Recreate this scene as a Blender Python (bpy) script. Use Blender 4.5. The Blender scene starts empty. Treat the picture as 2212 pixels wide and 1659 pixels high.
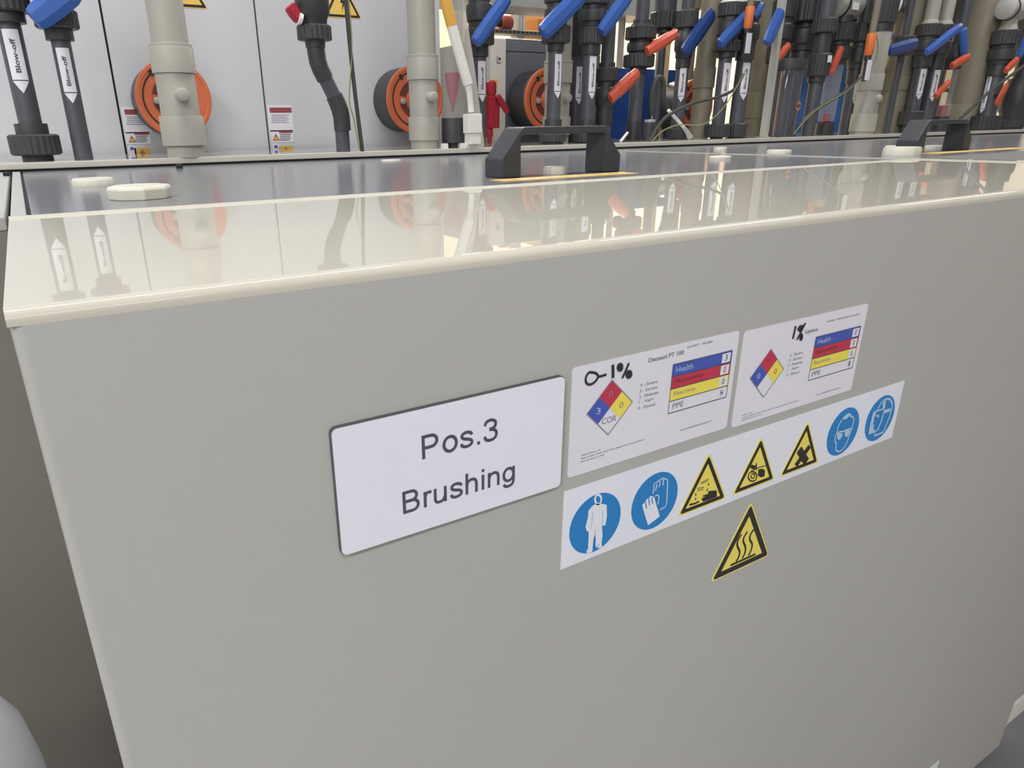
import bpy, bmesh, math, random
from mathutils import Matrix, Vector
random.seed(4)
SC = bpy.context.scene
COL = SC.collection

# ------------------------------------------------------------------ camera
FPX, CX, CY, IW, IH = 1507.18, 987.78, 869.34, 2212.0, 1659.0
R0 = Vector((0.860279, -0.509603, -0.014986))      # camera right
R1 = Vector((-0.199709, -0.309800, -0.929591))     # camera down
R2 = Vector((0.469080, 0.802701, -0.368287))       # camera forward
CAM = Vector((-0.1071, -0.3137, 1.0633))
cd = bpy.data.cameras.new('camera')
cd.sensor_width = 36.0
cd.lens = 36.0 * FPX / IW
cd.shift_x = (IW / 2 - CX) / IW
cd.shift_y = (CY - IH / 2) / IW
cd.clip_start = 0.02
co = bpy.data.objects.new('camera', cd)
COL.objects.link(co)
m = Matrix((R0, -R1, -R2)).transposed().to_4x4()
m.translation = CAM
co.matrix_world = m
SC.camera = co

# ------------------------------------------------------------------ world, exposure
w = bpy.data.worlds.new('world')
SC.world = w
w.use_nodes = True
w.node_tree.nodes['Background'].inputs[0].default_value = (0.85, 0.92, 1.0, 1)
w.node_tree.nodes['Background'].inputs[1].default_value = 0.3
SC.view_settings.view_transform = 'Standard'
SC.view_settings.look = 'None'
SC.view_settings.exposure = -0.75
SC.view_settings.gamma = 1.0
SC.view_settings.use_curve_mapping = False

# ------------------------------------------------------------------ ceiling lamps (light positions; their housings are built with the room)
ROOM_H = 3.3
LAMPS = [(-2.6, -1.9, 148), (-0.3, -1.9, 50), (-2.2, 0.75, 50), (0.4, 0.75, 58), (3.0, 0.75, 54), (5.6, 0.75, 24),
         (0.6, 3.6, 110), (3.6, 4.4, 240), (6.6, 4.4, 250), (9.6, 4.4, 230)]
for (lx, ly, pw) in LAMPS:
    ld = bpy.data.lights.new('ceiling_lamp_light', 'AREA')
    ld.shape = 'RECTANGLE'
    ld.size, ld.size_y = 1.5, 0.3
    ld.energy = pw
    ld.color = (1.0, 0.995, 1.0) if ly < 2 else (1.0, 0.92, 0.78)
    lo = bpy.data.objects.new('ceiling_lamp_light', ld)
    lo.location = (lx, ly, ROOM_H - 0.09)
    COL.objects.link(lo)

# ------------------------------------------------------------------ measuring helpers
def at(px, py, Y):
    d = R0 * ((px - CX) / FPX) + R1 * ((py - CY) / FPX) + R2
    return CAM + d * ((Y - CAM.y) / d.y)
def atz(px, py, Z):
    d = R0 * ((px - CX) / FPX) + R1 * ((py - CY) / FPX) + R2
    return CAM + d * ((Z - CAM.z) / d.z)
def zat(X, Y, py):
    a = R1 - R2 * ((py - CY) / FPX)
    return CAM.z - (a.x * (X - CAM.x) + a.y * (Y - CAM.y)) / a.z
def mpp(p):
    return (Vector(p) - CAM).dot(R2) / FPX

# ------------------------------------------------------------------ materials
def lin(c):
    c = c / 255.0
    return c / 12.92 if c <= 0.04045 else ((c + 0.055) / 1.055) ** 2.4
MATS = {}
def mat(name, rgb, rough=0.5, spec=0.5, var=0.06, scale=12.0, bump=0.0, bscale=60.0, trans=0.0, metal=0.0, coat=0.0, alpha=1.0):
    if name in MATS:
        return MATS[name]
    M = bpy.data.materials.new(name)
    M.use_nodes = True
    nt = M.node_tree
    b = nt.nodes['Principled BSDF']
    col = tuple(lin(c) for c in rgb)
    tc = nt.nodes.new('ShaderNodeTexCoord')
    nz = nt.nodes.new('ShaderNodeTexNoise')
    nz.inputs['Scale'].default_value = scale
    nz.inputs['Detail'].default_value = 4
    nt.links.new(tc.outputs['Object'], nz.inputs['Vector'])
    if var > 0:
        rp = nt.nodes.new('ShaderNodeValToRGB')
        rp.color_ramp.elements[0].position = 0.25
        rp.color_ramp.elements[1].position = 0.75
        rp.color_ramp.elements[0].color = tuple(c * (1 - var) for c in col) + (1,)
        rp.color_ramp.elements[1].color = tuple(min(1, c * (1 + var)) for c in col) + (1,)
        nt.links.new(nz.outputs['Fac'], rp.inputs['Fac'])
        nt.links.new(rp.outputs['Color'], b.inputs['Base Color'])
    else:
        b.inputs['Base Color'].default_value = col + (1,)
    b.inputs['Roughness'].default_value = rough
    b.inputs['Specular IOR Level'].default_value = spec
    b.inputs['Metallic'].default_value = metal
    b.inputs['Coat Weight'].default_value = coat
    b.inputs['Coat Roughness'].default_value = 0.05
    b.inputs['Transmission Weight'].default_value = trans
    b.inputs['Alpha'].default_value = alpha
    if bump > 0:
        n2 = nt.nodes.new('ShaderNodeTexNoise')
        n2.inputs['Scale'].default_value = bscale
        nt.links.new(tc.outputs['Object'], n2.inputs['Vector'])
        bp = nt.nodes.new('ShaderNodeBump')
        bp.inputs['Strength'].default_value = bump
        bp.inputs['Distance'].default_value = 0.002
        nt.links.new(n2.outputs['Fac'], bp.inputs['Height'])
        nt.links.new(bp.outputs['Normal'], b.inputs['Normal'])
    MATS[name] = M
    return M

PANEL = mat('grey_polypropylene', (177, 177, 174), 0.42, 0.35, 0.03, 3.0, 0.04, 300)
LEDGE = mat('glossy_polypropylene', (197, 194, 183), 0.012, 0.13, 0.015, 4.0)
RAIL = mat('rail_polypropylene', (200, 197, 188), 0.35, 0.4, 0.03, 6)
SHADE = mat('shaded_polypropylene', (128, 125, 118), 0.45, 0.3, 0.03, 5)  # plastic grey darkened, the shade of the recess is put into the colour
LIDM = mat('smoked_lid_sheet', (122, 124, 129), 0.16, 0.17, 0.04, 5)
GAP = mat('black_part_and_gap_shade', (40, 42, 46), 0.6, 0.3, 0.1)  # black of small parts, also painted in where gaps lie in shade
BLACKP = mat('black_pvc', (78, 80, 89), 0.38, 0.45, 0.10, 30)
BLACKN = mat('black_pvc_fitting', (59, 60, 64), 0.42, 0.45, 0.14, 40)
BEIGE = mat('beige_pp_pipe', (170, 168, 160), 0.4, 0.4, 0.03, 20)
BEIGED = mat('shaded_beige_pp', (136, 130, 115), 0.45, 0.35, 0.05, 15)  # beige darkened, the dimmer light on these pipes is put into the colour
CAPM = mat('cream_cap', (222, 219, 205), 0.35, 0.4, 0.03)
HANDLE = mat('black_handle', (62, 64, 70), 0.42, 0.45, 0.10, 80, 0.1, 500)
BLUE = mat('blue_lever', (54, 96, 174), 0.33, 0.5, 0.06, 20)
ORANGE = mat('orange_lever', (206, 90, 68), 0.38, 0.5, 0.08, 40)
DISC = mat('orange_cap', (208, 110, 76), 0.42, 0.4, 0.05, 20)
DISCD = mat('brown_slot', (110, 66, 62), 0.6, 0.2, 0.1)
RED = mat('red_lockout', (168, 42, 60), 0.4, 0.4, 0.06)
WHITE = mat('white_sticker', (234, 237, 250), 0.35, 0.4, 0.01)
WHITEP = mat('white_plastic', (236, 234, 230), 0.35, 0.5, 0.02)
MARK = mat('white_marker', (230, 229, 241), 0.4, 0.4, 0.02)
INK = mat('dark_ink', (84, 84, 100), 0.5, 0.3, 0.05)
INKL = mat('grey_ink', (138, 138, 154), 0.5, 0.3, 0.05)
INKP = mat('marker_pen', (52, 50, 62), 0.5, 0.3, 0.25, 200)
SBLUE = mat('print_blue', (44, 132, 204), 0.4, 0.4, 0.02)
SRED = mat('print_red', (196, 60, 84), 0.45, 0.4, 0.02)
SNAVY = mat('print_navy', (74, 94, 184), 0.45, 0.4, 0.02)
SYEL = mat('print_yellow', (240, 226, 96), 0.45, 0.4, 0.02)
SYELT = mat('print_warning_yellow', (240, 224, 108), 0.45, 0.4, 0.02)
SBLK = mat('print_black', (48, 46, 46), 0.45, 0.4, 0.05)
SLBL = mat('print_lightblue', (178, 208, 236), 0.45, 0.4, 0.02)
TAN = mat('tan_strip', (226, 190, 120), 0.5, 0.3, 0.06, 40)
CABIN = mat('grey_cabinet_paint', (205, 208, 214), 0.30, 0.45, 0.02, 4, 0.04, 150)
CABD = mat('slate_cabinet_paint', (112, 117, 126), 0.4, 0.4, 0.04, 6)
BLUEP = mat('blue_panel_paint', (38, 76, 156), 0.45, 0.4, 0.05, 4)
BLUEL = mat('mid_blue_panel_paint', (66, 122, 196), 0.45, 0.4, 0.05, 4)
CREAM = mat('cream_wall_paint', (250, 234, 202), 0.6, 0.3, 0.02, 2)
TANW = mat('tan_board', (236, 190, 132), 0.6, 0.3, 0.05, 3)
WOOD = mat('brown_timber', (196, 132, 74), 0.55, 0.3, 0.12, 9)
STEEL = mat('galvanised_steel', (176, 180, 178), 0.4, 0.5, 0.06, 15, metal=0.3)
FLOOR = mat('grey_floor', (128, 127, 132), 0.5, 0.4, 0.12, 9, 0.2, 40)
CEIL = mat('white_ceiling', (232, 232, 228), 0.7, 0.2, 0.02, 2)
WALLM = mat('pale_wall', (222, 221, 216), 0.7, 0.2, 0.03, 1.5)
CLEAR = mat('clear_tube', (225, 226, 226), 0.03, 0.5, 0.0, trans=1.0)
HAZE = mat('smoky_clear_tube', (186, 186, 190), 0.08, 0.5, 0.05, 30, alpha=0.28)
HAZED = mat('dark_clear_tube', (96, 98, 108), 0.08, 0.5, 0.15, 30, alpha=0.5)
TRANSL = mat('milky_hose', (206, 204, 198), 0.3, 0.5, 0.03, alpha=0.75)
CABLE = mat('black_cable', (66, 66, 62), 0.5, 0.4, 0.05)
WIREG = mat('green_yellow_wire', (138, 142, 100), 0.5, 0.4, 0.1, 90)
YELL = mat('yellow_sleeve', (226, 174, 82), 0.4, 0.4, 0.05)
EDGE = mat('plate_dark_edge', (92, 90, 96), 0.5, 0.3, 0.02)
LAMPM = bpy.data.materials.new('lamp_diffuser')
LAMPM.use_nodes = True
_b = LAMPM.node_tree.nodes['Principled BSDF']
_b.inputs['Emission Color'].default_value = (1, 0.97, 0.93, 1)
_b.inputs['Emission Strength'].default_value = 6.0

# ------------------------------------------------------------------ mesh builder
class MB:
    def __init__(s):
        s.v, s.f = [], []
    def add(s, vs, fs):
        o = len(s.v)
        s.v += [Vector(v) for v in vs]
        s.f += [tuple(i + o for i in f) for f in fs]
        return s
    def box(s, x0, x1, y0, y1, z0, z1):
        return s.add([(x0, y0, z0), (x1, y0, z0), (x1, y1, z0), (x0, y1, z0), (x0, y0, z1), (x1, y0, z1), (x1, y1, z1), (x0, y1, z1)],
                     [(3, 2, 1, 0), (4, 5, 6, 7), (0, 1, 5, 4), (1, 2, 6, 5), (2, 3, 7, 6), (3, 0, 4, 7)])
    def prism(s, poly, y0, y1):
        """polygon of (x, z) extruded from depth y0 to y1"""
        n = len(poly)
        a = sum(poly[i][0] * poly[(i + 1) % n][1] - poly[(i + 1) % n][0] * poly[i][1] for i in range(n))
        if a < 0:
            poly = list(poly)[::-1]
        vs = [(p[0], y0, p[1]) for p in poly] + [(p[0], y1, p[1]) for p in poly]
        fs = [tuple(range(n)), tuple(range(2 * n - 1, n - 1, -1))]
        fs += [((i + 1) % n, i, i + n, (i + 1) % n + n) for i in range(n)]
        return s.add(vs, fs)
    def flat(s, poly, y0):
        n = len(poly)
        a = sum(poly[i][0] * poly[(i + 1) % n][1] - poly[(i + 1) % n][0] * poly[i][1] for i in range(n))
        if a < 0:
            poly = list(poly)[::-1]
        return s.add([(p[0], y0, p[1]) for p in poly], [tuple(range(n))])
    def ribbon(s, pts, wd, y0, taper=False):
        """stroke of width wd along (x, z) points"""
        pts = [Vector((p[0], p[1])) for p in pts]
        n = len(pts)
        L, Rr = [], []
        for i, p in enumerate(pts):
            t = (pts[min(i + 1, n - 1)] - pts[max(i - 1, 0)])
            t = t.normalized() if t.length > 0 else Vector((1, 0))
            nn = Vector((-t.y, t.x)) * (wd / 2)
            L.append(p + nn)
            Rr.append(p - nn)
        return s.add([(p.x, y0, p.y) for p in L] + [(p.x, y0, p.y) for p in Rr], [(i, i + n, i + 1 + n, i + 1) for i in range(n - 1)])
    def lathe(s, prof, o=(0, 0, 0), ax=(0, 0, 1), n=32, rib=0, ribamp=0.0):
        """profile of (height, radius) around axis ax through o"""
        ax = Vector(ax).normalized()
        u = ax.orthogonal().normalized()
        if abs(ax.z) > 0.99:
            u = Vector((1, 0, 0))
        v = ax.cross(u)
        o = Vector(o)
        vs, fs = [], []
        for h, r in prof:
            for k in range(n):
                t = 2 * math.pi * k / n
                rr = r * (1 + (ribamp if rib and (k * rib // n) % 2 else 0))
                vs.append(o + ax * h + (u * math.cos(t) + v * math.sin(t)) * rr)
        m_ = len(prof)
        for i in range(m_ - 1):
            for k in range(n):
                k2 = (k + 1) % n
                fs.append((i * n + k, i * n + k2, (i + 1) * n + k2, (i + 1) * n + k))
        if prof[0][1] > 1e-6:
            fs.append(tuple(range(n - 1, -1, -1)))
        if prof[-1][1] > 1e-6:
            fs.append(tuple((m_ - 1) * n + k for k in range(n)))
        return s.add(vs, fs)
    def tube(s, pts, r, n=14, cap=True):
        pts = [Vector(p) for p in pts]
        rs = r if isinstance(r, (list, tuple)) else [r] * len(pts)
        vs, fs = [], []
        t0 = (pts[1] - pts[0]).normalized()
        u = t0.orthogonal().normalized()
        for i, p in enumerate(pts):
            t = (pts[min(i + 1, len(pts) - 1)] - pts[max(i - 1, 0)]).normalized()
            u = (u - t * u.dot(t)).normalized()
            v = t.cross(u)
            for k in range(n):
                a = 2 * math.pi * k / n
                vs.append(p + (u * math.cos(a) + v * math.sin(a)) * rs[i])
        for i in range(len(pts) - 1):
            for k in range(n):
                k2 = (k + 1) % n
                fs.append((i * n + k, i * n + k2, (i + 1) * n + k2, (i + 1) * n + k))
        if cap:
            fs.append(tuple(range(n - 1, -1, -1)))
            fs.append(tuple((len(pts) - 1) * n + k for k in range(n)))
        return s.add(vs, fs)
    def build(s, name, material, parent=None, org=None, bevel=0.0, seg=2, smooth=35):
        org = Vector(org) if org is not None else (Vector(parent['_o']) if parent is not None and '_o' in parent else Vector((0, 0, 0)))
        me = bpy.data.meshes.new(name)
        me.from_pydata([v - org for v in s.v], [], s.f)
        if bevel > 0:
            bm = bmesh.new()
            bm.from_mesh(me)
            bmesh.ops.remove_doubles(bm, verts=bm.verts, dist=1e-6)
            ed = [e for e in bm.edges if len(e.link_faces) == 2 and e.calc_face_angle(0) > 0.5]
            bmesh.ops.bevel(bm, geom=ed, offset=bevel, segments=seg, affect='EDGES', profile=0.5, clamp_overlap=True)
            bm.to_mesh(me)
            bm.free()
        me.polygons.foreach_set('use_smooth', [True] * len(me.polygons))
        me.set_sharp_from_angle(angle=math.radians(smooth))
        me.materials.append(material)
        o = bpy.data.objects.new(name, me)
        COL.objects.link(o)
        if bevel > 0:
            wn = o.modifiers.new('weighted_normals', 'WEIGHTED_NORMAL')
            wn.keep_sharp = True
        if parent is None:
            o.location = org
        else:
            o.parent = parent
        o['_o'] = tuple(org)
        return o
def smoothpath(pts, n=8):
    pts = [Vector(p) for p in pts]
    out = []
    for i in range(len(pts) - 1):
        p0, p1, p2, p3 = pts[max(i - 1, 0)], pts[i], pts[i + 1], pts[min(i + 2, len(pts) - 1)]
        for k in range(n):
            t = k / n
            out.append(0.5 * ((2 * p1) + (p2 - p0) * t + (2 * p0 - 5 * p1 + 4 * p2 - p3) * t * t + (3 * p1 - p0 - 3 * p2 + p3) * t ** 3))
    out.append(pts[-1])
    return out
def tag(o, label, cat=None, group=None):
    o['label'] = label
    if cat:
        o['category'] = cat
    if group:
        o['group'] = group
    return o
def thing(name, loc, label, cat, group=None):
    o = bpy.data.objects.new(name, None)
    o.empty_display_size = 0.05
    COL.objects.link(o)
    o.location = loc
    o['_o'] = tuple(loc)
    return tag(o, label, cat, group)
def struct(o):
    o['kind'] = 'structure'
    return o
def text_mesh(body, bold=0.0):
    c = bpy.data.curves.new('lettering', 'FONT')
    c.body = body
    c.resolution_u = 3
    c.offset = bold
    o = bpy.data.objects.new('lettering', c)
    COL.objects.link(o)
    bpy.context.view_layer.update()
    me = bpy.data.meshes.new_from_object(o.evaluated_get(bpy.context.evaluated_depsgraph_get()))
    COL.objects.unlink(o)
    bpy.data.objects.remove(o)
    bpy.data.curves.remove(c)
    vs = [tuple(v.co) for v in me.vertices]
    fs = [tuple(p.vertices) for p in me.polygons]
    bpy.data.meshes.remove(me)
    x0, x1 = min(v[0] for v in vs), max(v[0] for v in vs)
    y0, y1 = min(v[1] for v in vs), max(v[1] for v in vs)
    return [((v[0] - x0) / (x1 - x0), (v[1] - y0) / (y1 - y0)) for v in vs], fs
_TX = {}
def text_uv(body, bold=0.0):
    if (body, bold) not in _TX:
        _TX[(body, bold)] = text_mesh(body, bold)
    return _TX[(body, bold)]
def fine_text(body, bold):
    key = (body, bold, 'fine')
    if key not in _TX:
        vs, fs = text_uv(body, bold)
        bm = bmesh.new()
        bv = [bm.verts.new((u * 4, v, 0)) for u, v in vs]
        for f in fs:
            try:
                bm.faces.new([bv[i] for i in f])
            except ValueError:
                pass
        for it in range(3):
            bmesh.ops.triangulate(bm, faces=bm.faces[:])
            ed = [e for e in bm.edges if abs(e.verts[0].co.y - e.verts[1].co.y) > 0.14]
            if not ed:
                break
            bmesh.ops.subdivide_edges(bm, edges=ed, cuts=1)
        bmesh.ops.triangulate(bm, faces=bm.faces[:])
        bm.verts.index_update()
        _TX[key] = ([(v.co.x / 4, v.co.y) for v in bm.verts], [tuple(v.index for v in f.verts) for f in bm.faces])
        bm.free()
    return _TX[key]
def put_text(mb, body, x0, x1, z0, z1, y, skew=0.0, bold=0.0):
    vs, fs = text_uv(body, bold)
    return mb.add([(x0 + (x1 - x0) * u, y, z0 + (z1 - z0) * v + skew * u) for u, v in vs], fs)
def rrect(x0, x1, z0, z1, r, n=5):
    out = []
    for cx_, cz_, a0 in ((x1 - r, z1 - r, 0), (x0 + r, z1 - r, 90), (x0 + r, z0 + r, 180), (x1 - r, z0 + r, 270)):
        for k in range(n + 1):
            a = math.radians(a0 + 90 * k / n)
            out.append((cx_ + r * math.cos(a), cz_ + r * math.sin(a)))
    return out
def circ(cx_, cz_, r, n=40, a0=0, a1=360):
    full = abs(a1 - a0) >= 360
    return [(cx_ + r * math.cos(math.radians(a0 + (a1 - a0) * k / (n if full else n - 1))), cz_ + r * math.sin(math.radians(a0 + (a1 - a0) * k / (n if full else n - 1)))) for k in range(n)]

# ================================================================== ROOM
RX0, RX1, RY0, RY1 = -4.0, 13.0, -3.2, 6.0
struct(MB().box(RX0, RX1, RY0, RY1, -0.1, 0.0).build('floor', FLOOR))
struct(MB().box(RX0, RX1, RY0, RY1, ROOM_H, ROOM_H + 0.1).build('ceiling', CEIL))
struct(MB().box(RX0, RX1, RY1, RY1 + 0.1, 0, ROOM_H).build('wall_back', CREAM))
struct(MB().box(RX0, RX1, RY0 - 0.1, RY0, 0, ROOM_H).build('wall_front', WALLM))
struct(MB().box(RX0 - 0.1, RX0, RY0, RY1, 0, ROOM_H).build('wall_left', WALLM))
struct(MB().box(RX1, RX1 + 0.1, RY0, RY1, 0, ROOM_H).build('wall_right', WALLM))
for i, (lx, ly, pw) in enumerate(LAMPS):
    t = thing('ceiling_light', (lx, ly, ROOM_H), 'long white ceiling lamp high above the machine, out of the picture', 'lamp', 'ceiling lamps over the hall')
    MB().box(lx - 0.8, lx + 0.8, ly - 0.19, ly + 0.19, ROOM_H - 0.07, ROOM_H).build('housing', WHITEP, t)

# ================================================================== BRUSHING TANK (front panel, ledge, rims)
XL, XR, XS = -0.124, 1.172, 1.200
YI = 0.366                     # inner edge of the ledge
tank = thing('process_tank', (0.5, 0.1, 0.0), 'large grey plastic tank with signs and hazard stickers on its front', 'tank')
fp_ = MB()
fp_.add([(x, y, z) for z in (0.032, 0.9935) for x, y in ((XL, 0.03), (XL, 0.006), (XL + 0.0006, 0.003), (XL + 0.002, 0.001), (XL + 0.005, 0.0), (XR, 0.0), (XR, 0.03))],
        [(i, (i + 1) % 7, (i + 1) % 7 + 7, i + 7) for i in range(7)] + [tuple(range(6, -1, -1)), tuple(range(7, 14))])
fp_.build('front_panel', PANEL, tank, smooth=50)
# ledge: one bent sheet, rounded over the front and left edges, with a low bright lip at the back
prof = [(0.0, 0.9935)]
for k in range(1, 9):
    a = math.radians(180 - 90 * k / 8)
    prof.append((0.0065 + 0.0065 * math.cos(a), 0.9935 + 0.0065 * math.sin(a)))
prof += [(0.0070, 1.0), (YI - 0.0125, 1.0), (YI - 0.012, 1.0), (YI - 0.0105, 1.0012), (YI - 0.008, 1.0012), (YI - 0.0065, 1.0004), (YI - 0.005, 1.0014), (YI - 0.001, 1.0014), (YI, 1.0006), (YI, 0.975), (0.03, 0.975), (0.03, 0.9934)]
def extr_x(prof, x0, x1, cap=True):
    n = len(prof)
    mb = MB()
    mb.add([(x0, p[0], p[1]) for p in prof] + [(x1, p[0], p[1]) for p in prof],
           [(i, i + n, (i + 1) % n + n, (i + 1) % n) for i in range(n)] + [tuple(range(n)), tuple(range(2 * n - 1, n - 1, -1))])
    return mb
led = extr_x(prof, XL - 0.0005, XR + 0.02).build('ledge', LEDGE, tank, smooth=50)
led['label'] = 'glossy cream ledge along the top front edge'
MB().box(XL, XL + 0.012, YI, 1.205, 0.60, 0.9995).build('rim', PANEL, tank, bevel=0.001)
MB().box(XL, XL + 0.02, 0.03, YI, 0.032, 0.975).build('side_panel', PANEL, tank)
MB().box(XR - 0.02, XR, 0.03, 1.2, 0.032, 0.975).build('side_panel', PANEL, tank)
# raised strip at the right end of the ledge
mbr = MB().box(XR + 0.004, XS + 0.004, 0.02, YI - 0.002, 0.97, 1.0016)
mbr.build('end_strip', LEDGE, tank, bevel=0.0008)
MB().box(XL + 0.02, XR - 0.02, YI + 0.004, 1.2, 0.60, 0.62).build('tank_floor', GAP, tank)

# neighbouring tanks
t2 = thing('process_tank', (2.5, 0.1, 0.0), 'next grey plastic tank beyond the right end of the ledge', 'tank')
prof2 = [(0.02, 0.97)] + [(0.02, 0.992), (0.028, 0.9995), (YI - 0.008, 0.9995), (YI - 0.005, 1.002), (YI - 0.001, 1.002), (YI, 1.0005), (YI, 0.97)]
extr_x(prof2, XS + 0.004, 4.6).build('ledge', LIDM, t2, smooth=50)
MB().box(XS + 0.006, 4.6, 0.02, 0.05, 0.075, 0.97).build('front_panel', PANEL, t2)
MB().box(XS + 0.01, 4.6, 0.024, 0.06, 0.0, 0.05).build('plinth', WHITEP, t2, bevel=0.004)
MB().box(XS + 0.01, 4.6, 0.045, 0.06, 0.05, 0.075).build('seal', GAP, t2)
t3 = thing('process_tank', (-1.0, 0.6, 0.0), 'shaded grey tank set back at the far left behind the rounded corner', 'tank')
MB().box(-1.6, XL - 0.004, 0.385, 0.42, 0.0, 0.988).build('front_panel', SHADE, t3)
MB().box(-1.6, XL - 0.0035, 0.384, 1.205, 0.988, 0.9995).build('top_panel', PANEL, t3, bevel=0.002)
MB().box(XL - 0.012, XL - 0.002, 1.06, 1.075, 0.9995, 1.006).build('clip', GAP, t3, bevel=0.002)

# canister in the left recess
cn = thing('plastic_canister', (-0.262, 0.15, 0.0), 'white plastic canister with rounded shoulder in the lower left corner', 'canister')
MB().lathe([(0.0, 0.080), (0.01, 0.085), (0.60, 0.085), (0.645, 0.084), (0.68, 0.080), (0.71, 0.068), (0.73, 0.048), (0.738, 0.03)], (-0.262, 0.15, 0), n=64).build('body', mat('canister_white', (200, 200, 206), 0.4), cn)
MB().lathe([(0.738, 0.030), (0.76, 0.030), (0.765, 0.027)], (-0.262, 0.15, 0), rib=24, n=48, ribamp=-0.05).build('screw_cap', WHITEP, cn)
MB().lathe([(0.40, 0.0853), (0.404, 0.0868), (0.408, 0.0853)], (-0.262, 0.15, 0.2), n=64).build('rib', WHITEP, cn)

# ================================================================== LIDS
LZ = 0.9985
def cap_part(parent, px, py, wpx, h, facets=0, z=LZ, mt=CAPM, nm='screw_cap'):
    p = atz(px, py, z)
    r = wpx / 2 * mpp(p)
    if facets:
        mb = MB().lathe([(0, r * 0.96), (h * 0.75, r), (h, r * 0.93)], (p.x, p.y, z), n=facets)
        return mb.build(nm, mt, parent, bevel=0.001)
    mb = MB().lathe([(0, r), (h * 0.7, r), (h, r * 0.93), (h, 0.0)], (p.x, p.y, z), n=48, rib=24, ribamp=-0.03)
    return mb.build(nm, mt, parent)
def bridge_handle(parent, x0, x1, y0, y1, z, h=0.0625):
    L = x1 - x0
    out = [(x0, z), (x0, z + h * 0.38), (x0 + 0.004, z + h * 0.45), (x0 + 0.029, z + h * 0.94), (x0 + 0.036, z + h), (x1 - 0.036, z + h), (x1 - 0.029, z + h * 0.94),
           (x1 - 0.004, z + h * 0.45), (x1, z + h * 0.38), (x1, z), (x1 - 0.031, z), (x1 - 0.030, z + h * 0.80), (x1 - 0.034, z + h * 0.845),
           (x0 + 0.034, z + h * 0.845), (x0 + 0.030, z + h * 0.80), (x0 + 0.031, z)]
    hb = MB().prism(out, y0, y1).build('handle', HANDLE, parent, bevel=0.0022)
    for x in (x0 + 0.0155, x1 - 0.0155):
        MB().lathe([(0, 0.006), (0.002, 0.006)], (x, (y0 + y1) / 2, z + h * 0.4), n=16).build('screw', GAP, hb)
    return hb
lid = thing('tank_lid', (0.5, 0.8, LZ), 'glossy smoke-grey lid with black handle, nearest the ledge', 'lid')
MB().box(XL + 0.0155, XS - 0.004, YI + 0.004, 1.2165, LZ - 0.008, LZ).build('lid_sheet', LIDM, lid, bevel=0.0008)
MB().box(XL + 0.012, XL + 0.0155, YI + 0.002, 1.2045, LZ - 0.009, LZ - 0.002).build('lid_gap_shade', GAP, lid)  # black strips standing in for the shade in the lid gap
MB().box(XL + 0.012, XS - 0.004, YI + 0.0008, YI + 0.004, LZ - 0.009, LZ - 0.003).build('lid_gap_shade', GAP, lid)
MB().box(XS - 0.004, XS, YI + 0.002, 1.2045, LZ - 0.012, LZ + 0.0016).build('edge_trim', RAIL, lid)
bridge_handle(lid, 0.430, 0.635, 0.480, 0.522, LZ)
ts = MB().box(0.402, 0.625, 0.432, 0.466, LZ, LZ + 0.0006).build('tan_strip', TAN, lid)
ts['label'] = 'tan adhesive strip in front of the handle'
for k in range(7):
    MB().box(0.425 + k * 0.028, 0.4265 + k * 0.028, 0.440, 0.458, LZ + 0.0006, LZ + 0.0008).build('print_mark', INKL, ts)
cap_part(lid, 203, 400, 84, 0.009)
cap_part(lid, 305, 428, 132, 0.013, facets=8)
cap_part(lid, 845, 348, 44, 0.003)
cap_part(lid, 1198, 375, 48, 0.0095)
cap_part(lid, 1555, 344, 46, 0.006)
kn = atz(388, 364, LZ)
MB().lathe([(0, 0.006), (0.006, 0.006), (0.008, 0.004)], (kn.x, kn.y, LZ), n=16).build('stop', GAP, lid)
lid2 = thing('tank_lid', (2.5, 0.8, LZ), 'smoke-grey lid with a black handle on the tank beyond', 'lid')
MB().box(XS + 0.006, 4.6, YI + 0.004, 1.2165, LZ - 0.008, LZ).build('lid_sheet', LIDM, lid2, bevel=0.0008)
bridge_handle(lid2, 1.455, 1.668, 0.505, 0.547, LZ)
MB().box(1.45, 1.83, 0.455, 0.49, LZ, LZ + 0.0006).build('tan_strip', TAN, lid2)
cap_part(lid2, 1555, 325, 27, 0.008)
cap_part(lid2, 1682, 332, 50, 0.008)
cap_part(lid2, 1947, 335, 74, 0.015)
cap_part(lid2, 1928, 321, 30, 0.007)
cap_part(lid2, 2018, 322, 36, 0.008)

# ================================================================== BACK DECK AND RAIL
deck = thing('pipe_deck', (1.5, 1.4, 0.9), 'long grey plastic deck with raised front rail that carries the pipes', 'deck')
DZ = 1.0135
MB().box(-1.8, 5.2, 1.213, 1.230, 1.0026, DZ).build('front_rail', RAIL, deck, bevel=0.0015)
MB().box(-1.8, 5.2, 1.2300, 1.60, 0.996, DZ - 0.0004).build('deck_plate', LEDGE, deck)
MB().box(-1.8, 5.2, 1.2170, 1.2300, 0.9940, 1.0026).build('shadow_gap', GAP, deck)  # black strip standing in for the shade under the overhanging rail
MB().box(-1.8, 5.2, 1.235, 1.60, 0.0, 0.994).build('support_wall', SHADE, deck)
MB().box(1.66, 5.2, 1.60, 1.71, 0.90, DZ - 0.0004).build('deck_plate', LEDGE, deck)

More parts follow.
